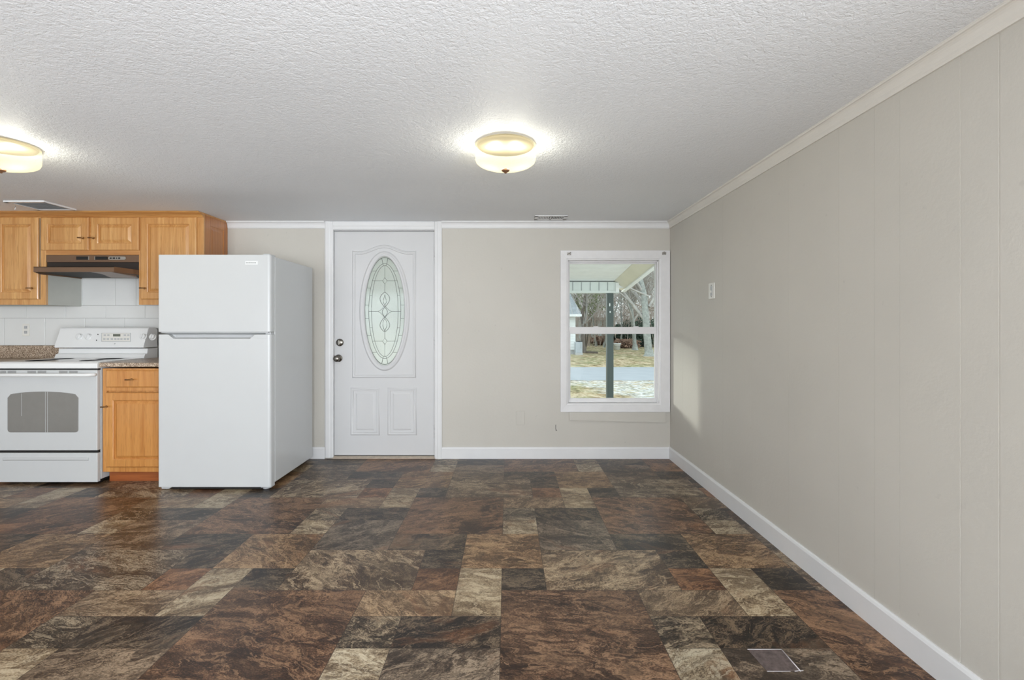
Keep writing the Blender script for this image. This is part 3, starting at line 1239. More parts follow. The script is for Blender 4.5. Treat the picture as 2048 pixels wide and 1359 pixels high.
# left tall wall cabinet
cab = thing('wall_cabinet', ((XA - 4.62) / 2, YB, ZLOW), 'tall honey oak wall cabinet at the picture edge, left of the range hood', 'cabinet')
mb = MB().box(-4.62, XA - 0.0005, CBY, YB - 0.001, ZLOW, 2.10)
link('carcass', mb, M['cab_side'], cab)
face_frame(-4.62, XA, ZLOW, 2.118, CBY, 0.04, 0.045, 0.045, 0.03, [(-4.27, -4.225, ZLOW + 0.045, 2.088)], M['wood'], cab)
for (a, b, hx) in ((-4.24, dx(75), dx(64)), (-4.60, -4.255, -4.275)):
    d = link('door', panel_door(a, b, dz(598), dz(433.5), FY), M['wood'], cab)
    t_handle('handle', hx, FY - 0.019, dz(576), d)
# cabinet over the hood
cab = thing('wall_cabinet', ((XA + XB_) / 2, YB, ZMID), 'short two-door honey oak wall cabinet directly above the range hood', 'cabinet')
mb = MB().box(XA, XB_ - 0.0005, CBY, YB - 0.001, ZMID, 2.10)
link('carcass', mb, M['wood'], cab)
face_frame(XA, XB_, ZMID, 2.118, CBY, 0.03, 0.03, 0.05, 0.03, [(dx(175), dx(182), ZMID + 0.05, 2.088)], M['wood_h'], cab)
for (a, b, hx) in ((dx(80.5), dx(176), dx(166)), (dx(181), dx(276.5), dx(187))):
    d = link('door', panel_door(a, b, dz(500), dz(434), FY), M['wood'], cab)
    t_handle('handle', hx, FY - 0.019, dz(476), d)
# right tall cabinet
cab = thing('wall_cabinet', ((XB_ + XC_) / 2, YB, ZLOW), 'tall honey oak wall cabinet whose lower half is hidden by the refrigerator', 'cabinet')
mb = MB().box(XB_, XC_ - 0.004, CBY, YB - 0.001, ZLOW, 2.10)
link('carcass', mb, M['wood_deep'], cab)
face_frame(XB_, XC_, ZLOW, 2.118, CBY, 0.03, 0.06, 0.05, 0.03, [], M['wood'], cab)
d = link('door', panel_door(dx(280.5), dx(392), dz(598), dz(433.5), FY), M['wood'], cab)
t_handle('handle', dx(289), FY - 0.019, dz(576), d)
# raised end panel facing the door
mb = MB()


def yz_ring(y0, y1, z0, z1, x):
    return [(x, y0, z0), (x, y1, z0), (x, y1, z1), (x, y0, z1)]


y0, y1, z0, z1 = CBY, YB - 0.002, ZLOW, 2.118
xs = XC_
R = [yz_ring(y0, y1, z0, z1, xs - 0.012), yz_ring(y0, y1, z0, z1, xs), yz_ring(y0 + 0.075, y1 - 0.06, z0 + 0.08, z1 - 0.075, xs),
     yz_ring(y0 + 0.084, y1 - 0.069, z0 + 0.089, z1 - 0.084, xs - 0.006), yz_ring(y0 + 0.110, y1 - 0.095, z0 + 0.115, z1 - 0.110, xs - 0.001)]
mb.rings(R)
link('end_panel', mb, M['wood_deep'], cab)
# oak crown along the tops
mb = MB()
cp = [(CBY - 0.020, 2.094), (CBY - 0.027, 2.094), (CBY - 0.032, 2.100), (CBY - 0.036, 2.102), (CBY - 0.050, 2.112), (CBY - 0.080, 2.122), (CBY - 0.090, 2.123), (CBY - 0.098, 2.1315), (CBY - 0.020, 2.1315)]
mb.prism([(-4.62, a, b) for a, b in cp], (XC_ + 4.62, 0, 0))
mb.prism([(XC_ - 0.03, CBY - 0.0195, 2.1185), (XC_ - 0.03, YB - 0.001, 2.1185), (XC_ - 0.03, YB - 0.001, 2.1315), (XC_ - 0.03, CBY - 0.0195, 2.1315)], (0.03, 0, 0))
single('cabinet_crown_moulding', mb, M['wood_h'], 'long oak crown moulding where the wall cabinets meet the ceiling', 'moulding')

# ------------------------------------------------------------------ range hood
hood = thing('range_hood', (-3.44, YB, 1.6), 'bronze brown range hood under the short oak cabinet', 'range hood')
hx0, hx1 = XA + 0.002, XB_ - 0.002
zt, zb_ = ZMID - 0.001, 1.622
hy = UFY
mb = MB()
mb.box(hx0, hx1, hy, YB - 0.012, wz(524, hy), zt)
link('upper_body', mb, M['bronze_hood'], hood, 0.002)
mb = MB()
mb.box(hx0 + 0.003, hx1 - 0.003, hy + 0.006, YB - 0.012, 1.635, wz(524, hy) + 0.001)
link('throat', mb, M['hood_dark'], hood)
LYF = 3.93
lx0, lx1 = wx(67, LYF), wx(228, LYF)
zl0, zl1 = wz(543.5, LYF), wz(533, LYF)
mb = MB()
top = [(hx0, hy), (hx0, hy - 0.06), (lx0, LYF), (lx1, LYF), (hx1, hy - 0.075), (hx1, hy)]
# tray: thin top sheet with a down-turned rim all round
mb.prism([(a, b, zl1 - 0.004) for a, b in top], (0, 0, 0.004))
for i in range(1, 4):
    (ax, ay), (bx, by) = top[i], top[i + 1]
    t_ = 0.006
    nx, ny = (by - ay), -(bx - ax)
    L = math.hypot(nx, ny)
    nx, ny = -nx / L * t_, -ny / L * t_
    mb.prism([(ax, ay, zl0), (bx, by, zl0), (bx + nx, by + ny, zl0), (ax + nx, ay + ny, zl0)], (0, 0, zl1 - zl0))
mb.box(hx0, hx0 + 0.004, hy - 0.06, YB - 0.012, zl0, zl1)
mb.box(hx1 - 0.004, hx1, hy - 0.075, YB - 0.012, zl0, zl1)
link('visor', mb, M['bronze_hood'], hood, 0.001)
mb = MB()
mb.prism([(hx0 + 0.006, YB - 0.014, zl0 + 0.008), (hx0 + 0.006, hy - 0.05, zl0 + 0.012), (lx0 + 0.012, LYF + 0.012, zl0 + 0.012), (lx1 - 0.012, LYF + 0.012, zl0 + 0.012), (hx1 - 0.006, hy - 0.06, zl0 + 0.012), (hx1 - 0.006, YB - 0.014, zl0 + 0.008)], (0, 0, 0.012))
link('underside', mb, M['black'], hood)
# return flange of the angled side below the right-hand corner
mb = MB()
fx = [(wx(180, 3.95), 3.95, zl0 + 0.002), (wx(222, 3.95), 3.95, zl0 + 0.002), (wx(272, 4.14), 4.14, zl0 - 0.012), (wx(276, 4.19), 4.19, zl0 - 0.022), (wx(222, 4.19), 4.19, zl0 - 0.020), (wx(205, 4.05), 4.05, zl0 - 0.006)]
mb.prism(fx, (0, 0, 0.006))
link('side_flange', mb, M['bronze_hood'], hood)
hf = hy - 0.0025
for (a, b) in ((153, 176), (191, 215)):
    mb = MB().box(wx(a, hf), wx(b, hf), hf - 0.004, hy + 0.001, wz(519, hf), wz(512.8, hf))
    link('rocker_switch', mb, M['black'], hood, 0.001)
for a in (177, 189.5):
    mb = MB()
    mb.box(wx(a, hf), wx(a + 1.2, hf), hf - 0.004, hy + 0.001, wz(519.5, hf), wz(512.5, hf))
    link('switch_divider', mb, M['silver'], hood)
mb = MB()
pts = []
lx_, rx_, cz_ = wx(220, hf), wx(249, hf), wz(516, hf)
rr = 0.013
for k in range(9):
    a = PI / 2 + PI * k / 8
    pts.append((lx_ + rr * math.cos(a), hf - 0.003, cz_ + rr * math.sin(a)))
for k in range(9):
    a = -PI / 2 + PI * k / 8
    pts.append((rx_ + rr * math.cos(a), hf - 0.003, cz_ + rr * math.sin(a)))
mb.prism(pts, (0, 0.005, 0))
lab = link('control_label', mb, M['silver'], hood)
mb = MB()
for a, b in ((220, 224), (226, 231), (233, 235), (237, 241)):
    mb.box(wx(a, hf), wx(b, hf), hf - 0.0042, hf - 0.002, wz(517.5, hf), wz(514.5, hf))
link('label_print', mb, M['black'], lab)

# ------------------------------------------------------------------ tiled backsplash
TY = YB - 0.008
mb = MB()
mb.box(-4.62, -2.45, YB - 0.004, YB - 0.0002, 1.02, 1.62)
bs = thing('backsplash', (-3.5, YB, 1.02), 'white glazed tile backsplash between oak wall cabinets and the range', 'backsplash')
link('grout_bed', mb, M['grout'], bs)
g = 0.0013
rows = [(556, 610.6, [-210, -131, -52, 27, 96, 165, 230, 272, 351]), (610.6, 635.8, [-185, -106, -27, 52, 131.5, 211, 290, 370]),
        (635.8, 690.5, [-150, -71, 8.5, 90, 170, 249, 328, 407])]
mb = MB()
for (ya, yb2, xs_) in rows:
    for i in range(len(xs_) - 1):
        x0, x1 = wx(xs_[i], TY) + g, wx(xs_[i + 1], TY) - g
        z0, z1 = wz(yb2, TY) + g, wz(ya, TY) - g
        x0, x1 = max(x0, -4.62), min(x1, -2.45)
        if x1 - x0 < 0.01:
            continue
        if ya == 635.8 and xs_[i] >= 170:
            mb.box(x0, x1, TY, YB - 0.003, (z0 + z1) / 2 + 0.03, z1)
            continue
        mb.box(x0, x1, TY, YB - 0.003, z0, z1)
link('tiles', mb, M['tile'], bs, 0.0015)
mb = MB()
z = wz(665, TY)
# outlet on the tiles
t = thing('wall_outlet', (wx(52.5, TY), TY, wz(659, TY)), 'white duplex outlet on the tiled backsplash above the speckled counter', 'outlet')
ox0, ox1, oz0, oz1 = wx(45.5, TY), wx(60, TY), wz(671.5, TY), wz(647, TY)
mb.box(ox0, ox1, TY - 0.006, TY, oz0, oz1)
link('cover', mb, M['plate'], t, 0.003)
xc, zc = (ox0 + ox1) / 2, (oz0 + oz1) / 2
for s in (-1, 1):
    mb = MB().box(xc - 0.015, xc + 0.015, TY - 0.0075, TY - 0.005, zc + s * 0.022 - 0.014, zc + s * 0.022 + 0.014)
    rc = link('receptacle', mb, M['grey_plastic'], t, 0.002)
    mb = MB()
    for q in (-0.006, 0.006):
        mb.box(xc + q - 0.0012, xc + q + 0.0012, TY - 0.0082, TY - 0.007, zc + s * 0.022 - 0.002, zc + s * 0.022 + 0.008)
    link('slot', mb, M['slot'], rc)

# ------------------------------------------------------------------ range
RX0, RX1, RYF = -3.843, -3.081, 3.778
rg = thing('range', (-3.462, 4.1, 0), 'white freestanding electric range with an arched oven window', 'stove')
mb = MB()
mb.box(RX0, RX1, RYF + 0.035, 4.43, 0.035, 0.875)
link('body', mb, M['appliance'], rg, 0.003)
for (x, y) in ((RX0 + 0.05, RYF + 0.09), (RX1 - 0.05, RYF + 0.09), (RX0 + 0.05, 4.38), (RX1 - 0.05, 4.38)):
    mb = MB()
    mb.lathe([(0.018, 0.0), (0.018, 0.036)], (x, y, 0.0), 'z', 12)
    link('foot', mb, M['black'], rg)
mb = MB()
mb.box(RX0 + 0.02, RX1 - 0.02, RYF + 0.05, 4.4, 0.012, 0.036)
link('toe_shade_block', mb, M['black'], rg)  # black slab put in for the shade beneath the range
# cooktop: rounded front edge
zc0, zc1 = wz(736.5, RYF), wz(723.5, RYF)
mb = MB()
pr = [(RYF - 0.004, zc0 + 0.004), (RYF, zc0), (RYF + 0.03, zc0), (4.26, 0.876), (4.26, zc1), (RYF + 0.03, zc1), (RYF + 0.008, zc1 - 0.003), (RYF - 0.002, zc1 - 0.012)]
mb.prism([(RX0, a, b) for a, b in pr], (RX1 - RX0, 0, 0))
ct = link('cooktop', mb, M['appliance_gloss'], rg, 0.003)
for (x, y, r) in ((-3.66, 3.95, 0.10), (-3.27, 3.95, 0.075), (-3.66, 4.14, 0.075), (-3.27, 4.14, 0.09)):
    mb = MB()
    mb.lathe([(r, 0.0002), (r, 0.0008), (r - 0.004, 0.0010), (r - 0.004, 0.0002)], (x, y, zc1), 'z', 36)
    link('burner_ring', mb, M['grey_plastic'], ct)
# black strip standing for the shade in the gap under the cooktop
mb = MB().box(RX0 + 0.004, RX1 - 0.004, RYF + 0.012, RYF + 0.05, 0.862, zc0 + 0.002)
link('shadow_gap', mb, M['black'], rg)
# oven door
dz0, dz1 = wz(900.5, RYF), wz(739.5, RYF)
mb = MB()
mb.box(RX0 + 0.003, RX1 - 0.003, RYF, RYF + 0.034, dz0, dz1)
od = link('oven_door', mb, M['appliance'], rg, 0.006)
mb = MB()
hz = wz(748.5, RYF)
mb.tube([(RX0 + 0.04, RYF - 0.040, hz), (RX0 + 0.06, RYF - 0.046, hz), (RX1 - 0.06, RYF - 0.046, hz), (RX1 - 0.04, RYF - 0.040, hz), (RX1 - 0.018, RYF - 0.012, hz), (RX1 - 0.016, RYF + 0.002, hz)], 0.013, 14)
mb.tube([(RX0 + 0.04, RYF - 0.040, hz), (RX0 + 0.018, RYF - 0.012, hz), (RX0 + 0.016, RYF + 0.002, hz)], 0.013, 14)
link('door_handle', mb, M['appliance_gloss'], od)
for c in (14, 74, 137):
    for q in (-10.5, 10.0):
        for yy in (741.8, 744.8):
            mb = MB()
            mb.box(wx(c + q - 8.5, RYF), wx(c + q + 8.5, RYF), RYF - 0.0008, RYF + 0.002, wz(yy + 0.8, RYF), wz(yy - 0.5, RYF))
            link('vent_slot', mb, M['slot'], od)
# arched oven window
mb = MB()
pts = []
ax, bx = 15.5, 157.0


def arch_pts(inset, y):
    P = []
    l, r, b = 15.5 + inset, 157.0 - inset, 864 - inset
    rad = 6
    for k in range(6):
        a = PI + PI / 2 * k / 5
        P.append((l + rad + rad * math.cos(a), b - rad - rad * math.sin(a) * 1.0))
    for k in range(6):
        a = -PI / 2 + PI / 2 * k / 5
        P.append((r - rad + rad * math.cos(a), b - rad - rad * math.sin(a)))
    for k in range(25):
        s = k / 24
        u = 2 * s - 1
        yy = 782.5 + inset + 6.0 * u * u + (6.5 * max(0, (abs(u) - 0.88) / 0.12) ** 2)
        P.append((r + (l - r) * s, yy))
    return [(wx(p, RYF), y, wz(q, RYF)) for p, q in P]


mb.rings([arch_pts(0, RYF + 0.004), arch_pts(0, RYF - 0.0015), arch_pts(1.2, RYF - 0.003)])
link('oven_window', mb, M['oven_glass'], od)
for px, ya, yb2 in ((91.5, 783, 864), (95.5, 783, 864), (44, 786, 831)):
    mb = MB()
    mb.box(wx(px, RYF) - 0.0012, wx(px, RYF) + 0.0012, RYF - 0.0036, RYF - 0.0028, wz(yb2, RYF), wz(ya, RYF))
    link('rack_line', mb, M['grey_plastic'], od)
# storage drawer
mb = MB()
wz0, wz1 = wz(964, RYF), wz(905.5, RYF)
mb.box(RX0 + 0.003, RX1 - 0.003, RYF + 0.002, RYF + 0.034, wz0, wz1)
dr = link('storage_drawer', mb, M['appliance'], rg, 0.005)
mb = MB()
za, zb = wz(917.5, RYF), wz(914.5, RYF)
x0, x1 = RX0 + 0.05, wx(177, RYF)
mb.prism([(x0, RYF + 0.003, za - 0.014), (x0, RYF - 0.004, za - 0.004), (x0, RYF - 0.006, zb), (x0, RYF + 0.003, zb + 0.002)], (x1 - x0, 0, 0))
link('drawer_pull', mb, M['appliance'], dr, 0.001)
mb = MB().box(RX0 + 0.006, RX1 - 0.006, RYF + 0.014, RYF + 0.04, wz1 - 0.004, dz0 + 0.004)
link('drawer_gap_shade', mb, M['black'], rg)  # black strip in place of the shade above the drawer
# riser and backguard
mb = MB()
mb.prism([(RX0, 4.262, 0.874), (RX0, 4.262, zc1 + 0.004), (RX0, 4.275, zc1 + 0.030), (RX0, 4.300, zc1 + 0.036), (RX0, 4.306, 1.002), (RX0, 4.43, 1.002), (RX0, 4.43, 0.874)], (RX1 - RX0, 0, 0))
link('riser', mb, M['appliance_gloss'], rg, 0.003)
BGY0, BGY1 = 4.262, 4.322
mb = MB()
BX0, BX1 = RX0 + 0.002, RX1 - 0.002
zb0, zb1 = wz(695, BGY0), wz(654.5, BGY1)
prof = [(BGY0, zb0), (BGY0 - 0.004, zb0 + 0.010), (BGY1 - 0.006, zb1 - 0.010), (BGY1 + 0.004, zb1), (4.40, zb1), (4.43, zb1 - 0.02), (4.43, zb0)]
mb.prism([(BX0, a, b) for a, b in prof], (BX1 - BX0, 0, 0))
bg = link('backguard', mb, M['appliance_gloss'], rg, 0.004)


def bgp(px, py, out=0.0):
    """point on the sloping control panel under photo pixel (px,py)"""
    a0, a1 = (BGY0 - 0.004, zb0 + 0.010), (BGY1 - 0.006, zb1 - 0.010)
    # intersect the view ray with the panel line
    s = (CY - py) / F
    # z = H + s*y ; panel: y=a0.y+t*(dy)
    dy_, dz_ = a1[0] - a0[0], a1[1] - a0[1]
    t_ = (H + s * a0[0] - a0[1]) / (dz_ - s * dy_)
    y = a0[0] + dy_ * t_
    n_ = Vector((0, -dz_, dy_)).normalized()
    return Vector((wx(px, y), y, H + s * y)) + n_ * out, n_


for px, py in ((159.5, 673.5), (177.5, 673.5), (287.5, 673.5), (306.0, 674.0)):
    p, n_ = bgp(px, py)
    mb = MB()
    mb.lathe([(0.029, 0.0), (0.028, 0.004), (0.023, 0.006), (0.0215, 0.020), (0.019, 0.023), (0.0, 0.0235)], (0, 0, 0), 'z', 28)
    mb.box(-0.004, 0.004, -0.019, 0.019, 0.020, 0.030)
    q = Vector((0, 0, 1)).rotation_difference(n_)
    mb.v = [q @ Vector(v) + p for v in mb.v]
    link('burner_knob', mb, M['appliance_gloss'], bg, 0.001)


def on_panel(mb, x0, x1, y0, y1, h):
    v = []
    for hh in (-0.0005, h):
        for (a, b) in ((x0, y1), (x1, y1), (x1, y0), (x0, y0)):
            v.append(bgp(a, b, hh)[0])
    mb.add(v, [(0, 1, 2, 3), (7, 6, 5, 4), (0, 4, 5, 1), (1, 5, 6, 2), (2, 6, 7, 3), (3, 7, 4, 0)])


mb = MB()
on_panel(mb, 203.5, 261, 666, 682.5, 0.0015)
cp_ = link('control_panel', mb, M['plate'], bg)
mb = MB()
on_panel(mb, 226.5, 241, 667.8, 672.5, 0.003)
link('display', mb, M['display'], bg)
for c, ya, yb2 in [(c, 668.5, 671.5) for c in (210, 217, 250, 257)] + [(c, 676, 679.5) for c in (209, 216, 224, 231, 237, 243, 250, 256)]:
    mb = MB()
    on_panel(mb, c - 2.2, c + 2.2, ya, yb2, 0.0025)
    link('button', mb, M['grey_plastic'], bg)
mb = MB()
on_panel(mb, 203, 261.5, 665.4, 666.1, 0.003)
on_panel(mb, 203, 261.5, 682.3, 683, 0.003)
on_panel(mb, 203, 203.8, 665.6, 683, 0.003)
on_panel(mb, 260.8, 261.5, 665.6, 683, 0.003)
link('panel_outline', mb, M['grey_plastic'], bg)
for a, b in ((196, 668.5), (193, 680)):
    mb = MB()
    on_panel(mb, a - 0.9, a + 0.9, b - 0.9, b + 0.9, 0.0015)
    link('indicator_light', mb, M['black'], bg)
mb = MB()
p, n_ = bgp(229.5, 687)
mb.lathe([(0.0062, 0.0), (0.0058, 0.001), (0.0, 0.0012)], (0, 0, 0), 'z', 20)
q = Vector((0, 0, 1)).rotation_difference(n_)
mb.v = [q @ Vector(v) + p for v in mb.v]
link('round_emblem', mb, M['grey_plastic'], bg)

# ------------------------------------------------------------------ base cabinet right of the range
BFY = 3.815
bc = thing('base_cabinet', (-2.8, 4.1, 0), 'amber oak base cabinet between the range and the refrigerator', 'cabinet')
bx0, bx1 = RX1 + 0.010, -2.50
TK = 0.088
mb = MB().box(bx0, bx1, BFY + 0.019, YB - 0.015, TK, 0.872)
link('carcass', mb, M['wood_low'], bc)
face_frame(bx0, bx1, TK, 0.872, BFY + 0.019, 0.030, 0.03, 0.035, 0.03, [(bx0 + 0.03, bx1 - 0.03, wz(781, BFY), wz(774, BFY))], M['wood_low'], bc)
bf = BFY - 0.019
mb = MB()
mb.rings([rect_ring(wx(210.5, bf), -2.53, wz(774.5, bf), wz(740, bf), BFY), rect_ring(wx(210.5, bf), -2.53, wz(774.5, bf), wz(740, bf), bf + 0.006),
          rect_ring(wx(210.5, bf) + 0.008, -2.538, wz(774.5, bf) + 0.008, wz(740, bf) - 0.008, bf)])
d = link('drawer', mb, M['wood_low'], bc)
t_handle('handle', wx(263, bf), bf, wz(758.5, bf), d, 1, 0.06)
d = link('door', panel_door(wx(210.5, bf), -2.53, wz(934, bf), wz(785, bf), BFY), M['wood_low'], bc)
t_handle('handle', wx(213, bf), bf, wz(812.5, bf), d, 1, 0.05)
mb = MB().box(bx0 + 0.006, bx1, 3.873, 3.89, 0.0005, TK)
link('toe_kick', mb, M['wood_toe'], bc)
mb = MB()
ctz = wz(725, 3.79)
mb.box(RX1 + 0.003, bx1, 3.788, YB - 0.012, ctz - 0.032, ctz)
single('countertop', mb, M['speckle'], 'short speckled laminate countertop on the oak base cabinet beside the refrigerator', 'countertop', None, 0.006)

# left counter with its laminate upstand, and the cabinet under it
bc = thing('base_cabinet', (-4.23, 4.1, 0), 'oak base cabinet under the long counter on the far side of the range', 'cabinet')
lx1_ = RX0 - 0.006
mb = MB().box(-4.62, lx1_, BFY + 0.05, YB - 0.015, TK, 0.862)
link('carcass', mb, M['wood_low'], bc)
d = link('door', panel_door(-4.58, lx1_ - 0.03, 0.12, 0.70, BFY + 0.05), M['wood_low'], bc)
t_handle('handle', lx1_ - 0.06, BFY + 0.03, 0.62, d, 1, 0.05)
d = link('drawer', MB().box(-4.58, lx1_ - 0.03, BFY + 0.031, BFY + 0.05, 0.72, 0.85), M['wood_low'], bc)
t_handle('handle', -4.23, BFY + 0.03, 0.785, d, 1, 0.06)
mb = MB().box(-4.62, lx1_, BFY + 0.10, BFY + 0.12, 0.0005, TK)
link('toe_kick', mb, M['wood_toe'], bc)
cn = thing('countertop', (-4.23, 4.1, 0.9), 'long speckled laminate countertop with an upstand, on the far side of the range', 'countertop')
mb = MB().box(-4.62, lx1_, 3.82, YB - 0.012, 0.862, 0.905)
link('worktop', mb, M['speckle'], cn, 0.005)
mb = MB().box(-4.62, wx(152.5, 4.49), 4.49, YB - 0.012, 0.9055, wz(690.5, 4.49))
link('upstand', mb, M['speckle'], cn, 0.006)

# ------------------------------------------------------------------ refrigerator
FYF, FYB = 3.655, 4.447
fx0, fx1 = wx(316, FYF), wx(541, FYF)
fz0, fz1 = wz(973.5, FYF), wz(509, FYF)
fr = thing('refrigerator', ((fx0 + fx1) / 2, 4.1, 0), 'white top-freezer refrigerator standing between the oak cabinets and the front door', 'refrigerator')
DD = 0.068                 # door depth
mb = MB()
mb.box(fx0 + 0.004, fx1 - 0.001, FYF + DD + 0.008, FYB, fz0 + 0.012, fz1 - 0.006)
link('cabinet', mb, M['appliance'], fr, 0.006)
mb = MB()
mb.box(fx0 + 0.012, fx1 - 0.010, FYF + DD - 0.002, FYF + DD + 0.010, fz0 + 0.02, fz1 - 0.012)
link('gasket', mb, M['gasket'], fr)


def fridge_door(z0, z1):
    """slab with well rounded vertical edges"""
    r = 0.022
    pts = [(fx0, FYF + DD)]
    for k in range(7):
        a = PI + PI / 2 * k / 6
        pts.append((fx0 + 0.010 + 0.010 * math.cos(a), FYF + 0.010 + 0.010 * math.sin(a)))
    for k in range(9):
        a = -PI / 2 + PI / 2 * k / 8
        pts.append((fx1 - r + r * math.cos(a), FYF + r + r * math.sin(a)))
    pts.append((fx1, FYF + DD))
    # gentle swell of the face
    mb = MB()
    mb.prism([(a, b, z0) for a, b in pts], (0, 0, z1 - z0))
    return mb


zs = wz(663.5, FYF)
zlow = wz(668.5, FYF)
fd = link('freezer_door', fridge_door(zs, fz1), M['appliance'], fr, 0.003)
# lower door with a scooped pocket handle cut into its upper edge
pkx0, pkx1 = wx(336, FYF), wx(510, FYF)
zp = wz(676.5, FYF)
mb = MB()
r = 0.022


def door_outline(z):
    pts = [(fx0, FYF + DD)]
    for k in range(7):
        a = PI + PI / 2 * k / 6
        pts.append((fx0 + 0.010 + 0.010 * math.cos(a), FYF + 0.010 + 0.010 * math.sin(a)))
    pts += [(pkx0, FYF), (pkx0 + 0.045, FYF), (pkx1 - 0.045, FYF), (pkx1, FYF)]
    for k in range(9):
        a = -PI / 2 + PI / 2 * k / 8
        pts.append((fx1 - r + r * math.cos(a), FYF + r + r * math.sin(a)))
    pts.append((fx1, FYF + DD))
    return pts


mb = fridge_door(fz0, zp - 0.0005)
# strip above: left and right blocks beside the scoop, with slanted ends, and the scoop's back
ol = door_outline(0)
left = ol[:8] + [(pkx0 + 0.05, FYF), (pkx0 + 0.05, FYF + DD)]


def strip_block(side):
    if side < 0:
        base = ol[:9]
        bot = base + [(pkx0 + 0.040, FYF), (pkx0 + 0.040, FYF + DD)]
        top_ = base + [(pkx0 + 0.001, FYF), (pkx0 + 0.001, FYF + DD)]
    else:
        base = ol[11:]
        bot = [(pkx1 - 0.040, FYF + DD), (pkx1 - 0.040, FYF)] + base
        top_ = [(pkx1 - 0.001, FYF + DD), (pkx1 - 0.001, FYF)] + base
    mb.rings([[(a, b, zp - 0.002) for a, b in bot], [(a, b, zlow) for a, b in top_]])


strip_block(-1)
strip_block(1)
mb.box(pkx0, pkx1, FYF + 0.040, FYF + DD, zp - 0.001, zlow)
ld = link('fresh_food_door', mb, M['appliance'], fr, 0.002)
mb = MB()
# scoop surface and bright lip
mb.prism([(pkx0 + 0.03, FYF + 0.040, zlow - 0.002), (pkx0 + 0.03, FYF + 0.038, zp + 0.006), (pkx0 + 0.03, FYF + 0.006, zp), (pkx0 + 0.03, FYF + 0.002, zp - 0.001), (pkx0 + 0.03, FYF + 0.04, zp - 0.001)], (pkx1 - pkx0 - 0.06, 0, 0))
link('pocket_handle', mb, M['grey_plastic'], ld)
mb = MB()
mb.box(fx0 + 0.02, fx1 - 0.02, FYF + 0.006, FYF + DD - 0.004, zs - 0.006, zs)
link('door_edge_trim', mb, M['grey_plastic'], fd)
mb = MB()
mb.box(fx1 - 0.045, fx1 - 0.004, FYF + 0.016, FYF + 0.060, zlow, zs - 0.002)
link('centre_hinge', mb, M['grey_plastic'], fr, 0.002)
mb = MB()
mb.box(fx1 - 0.060, fx1 - 0.012, FYF + 0.012, FYF + 0.11, fz1 + 0.0005, fz1 + 0.009)
link('hinge_cover', mb, M['appliance'], fr, 0.004)
mb = MB()
bzz0, bzz1 = wz(529, FYF), wz(521.5, FYF)
mb.box(wx(490.5, FYF), wx(516, FYF), FYF - 0.003, FYF + 0.001, bzz0, bzz1)
bd = link('badge', mb, M['appliance_gloss'], fd, 0.001)
mb = MB()
xx0 = wx(492.5, FYF)
for k, w in enumerate((1.6, 1.4, 1.2, 1.8, 1.2, 1.6, 1.2, 1.4, 1.2, 1.6)):
    mb.box(xx0 + k * 0.0074, xx0 + k * 0.0074 + w * 0.0036, FYF - 0.0036, FYF - 0.0028, wz(526.3, FYF), wz(524.2, FYF))
link('badge_lettering', mb, M['gasket'], bd)
mb = MB()
mb.box(fx0 + 0.09, fx1 - 0.07, FYF + 0.022, FYB - 0.02, 0.004, fz0 + 0.016)
link('kick_shade_block', mb, M['black'], fr)  # black block set forward to stand for the shadow under the fridge
for x, nm in ((fx0 + 0.045, 'front_foot'), (fx1 - 0.050, 'front_foot')):
    mb = MB()
    if x < -2.2:
        mb.prism([(x - 0.035, FYF + 0.02, fz0 - 0.001), (x + 0.05, FYF + 0.02, fz0 - 0.001), (x + 0.02, FYF + 0.02, 0.004), (x - 0.032, FYF + 0.02, 0.004)], (0, 0.07, 0))
    else:
        mb.lathe([(0.024, 0.002), (0.026, 0.010), (0.014, 0.014), (0.012, fz0 + 0.014)], (x, FYF + 0.045, 0), 'z', 20)
        mb.box(x - 0.03, x + 0.045, FYF + 0.02, FYF + 0.08, fz0 - 0.010, fz0 - 0.002)
    link(nm, mb, M['grey_plastic'], fr, 0.001)

# ------------------------------------------------------------------ square vinyl patch on the floor
pt = thing('floor_patch', (0.95, 1.75, 0), 'small square vinyl patch with whitish cut edges on the slate-look floor', 'floor patch')
q = [(1495, 1298.5), (1563, 1298.5), (1601, 1342), (1534, 1342)]


def fl(px, py, z=0.0):
    y = F * (H - z) / (py - CY)
    return (wx(px, y), y, z)


patch = [fl(*p) for p in q]
M['patch'] = m_plain('glossy_vinyl_patch', srgb(92, 80, 78), 0.22, 0, 0.5, 0.35, 40, 0.05, 200)
M['patch_edge'] = m_plain('whitish_cut_edge', srgb(190, 184, 186), 0.5)
mb = MB()
mb.prism([(x, y, 0.0002) for x, y, z in patch], (0, 0, 0.0010))
link('vinyl_piece', mb, M['patch'], pt)
mb = MB()
P = [Vector((x, y, 0.0008)) for x, y, z in patch]
mb.tube([P[0], P[1]], 0.0019, 6)
mb.tube([P[1], P[2]], 0.0023, 6)
mb.tube([P[2] - Vector((0.02, 0, 0)), P[2] + Vector((0.012, 0.004, 0))], 0.0014, 6)
mb.tube([P[3], P[3] * 0.3 + P[2] * 0.7], 0.0011, 6)
link('cut_edge', mb, M['patch_edge'], pt)

# ================================================================== outdoors
GZ = -0.30


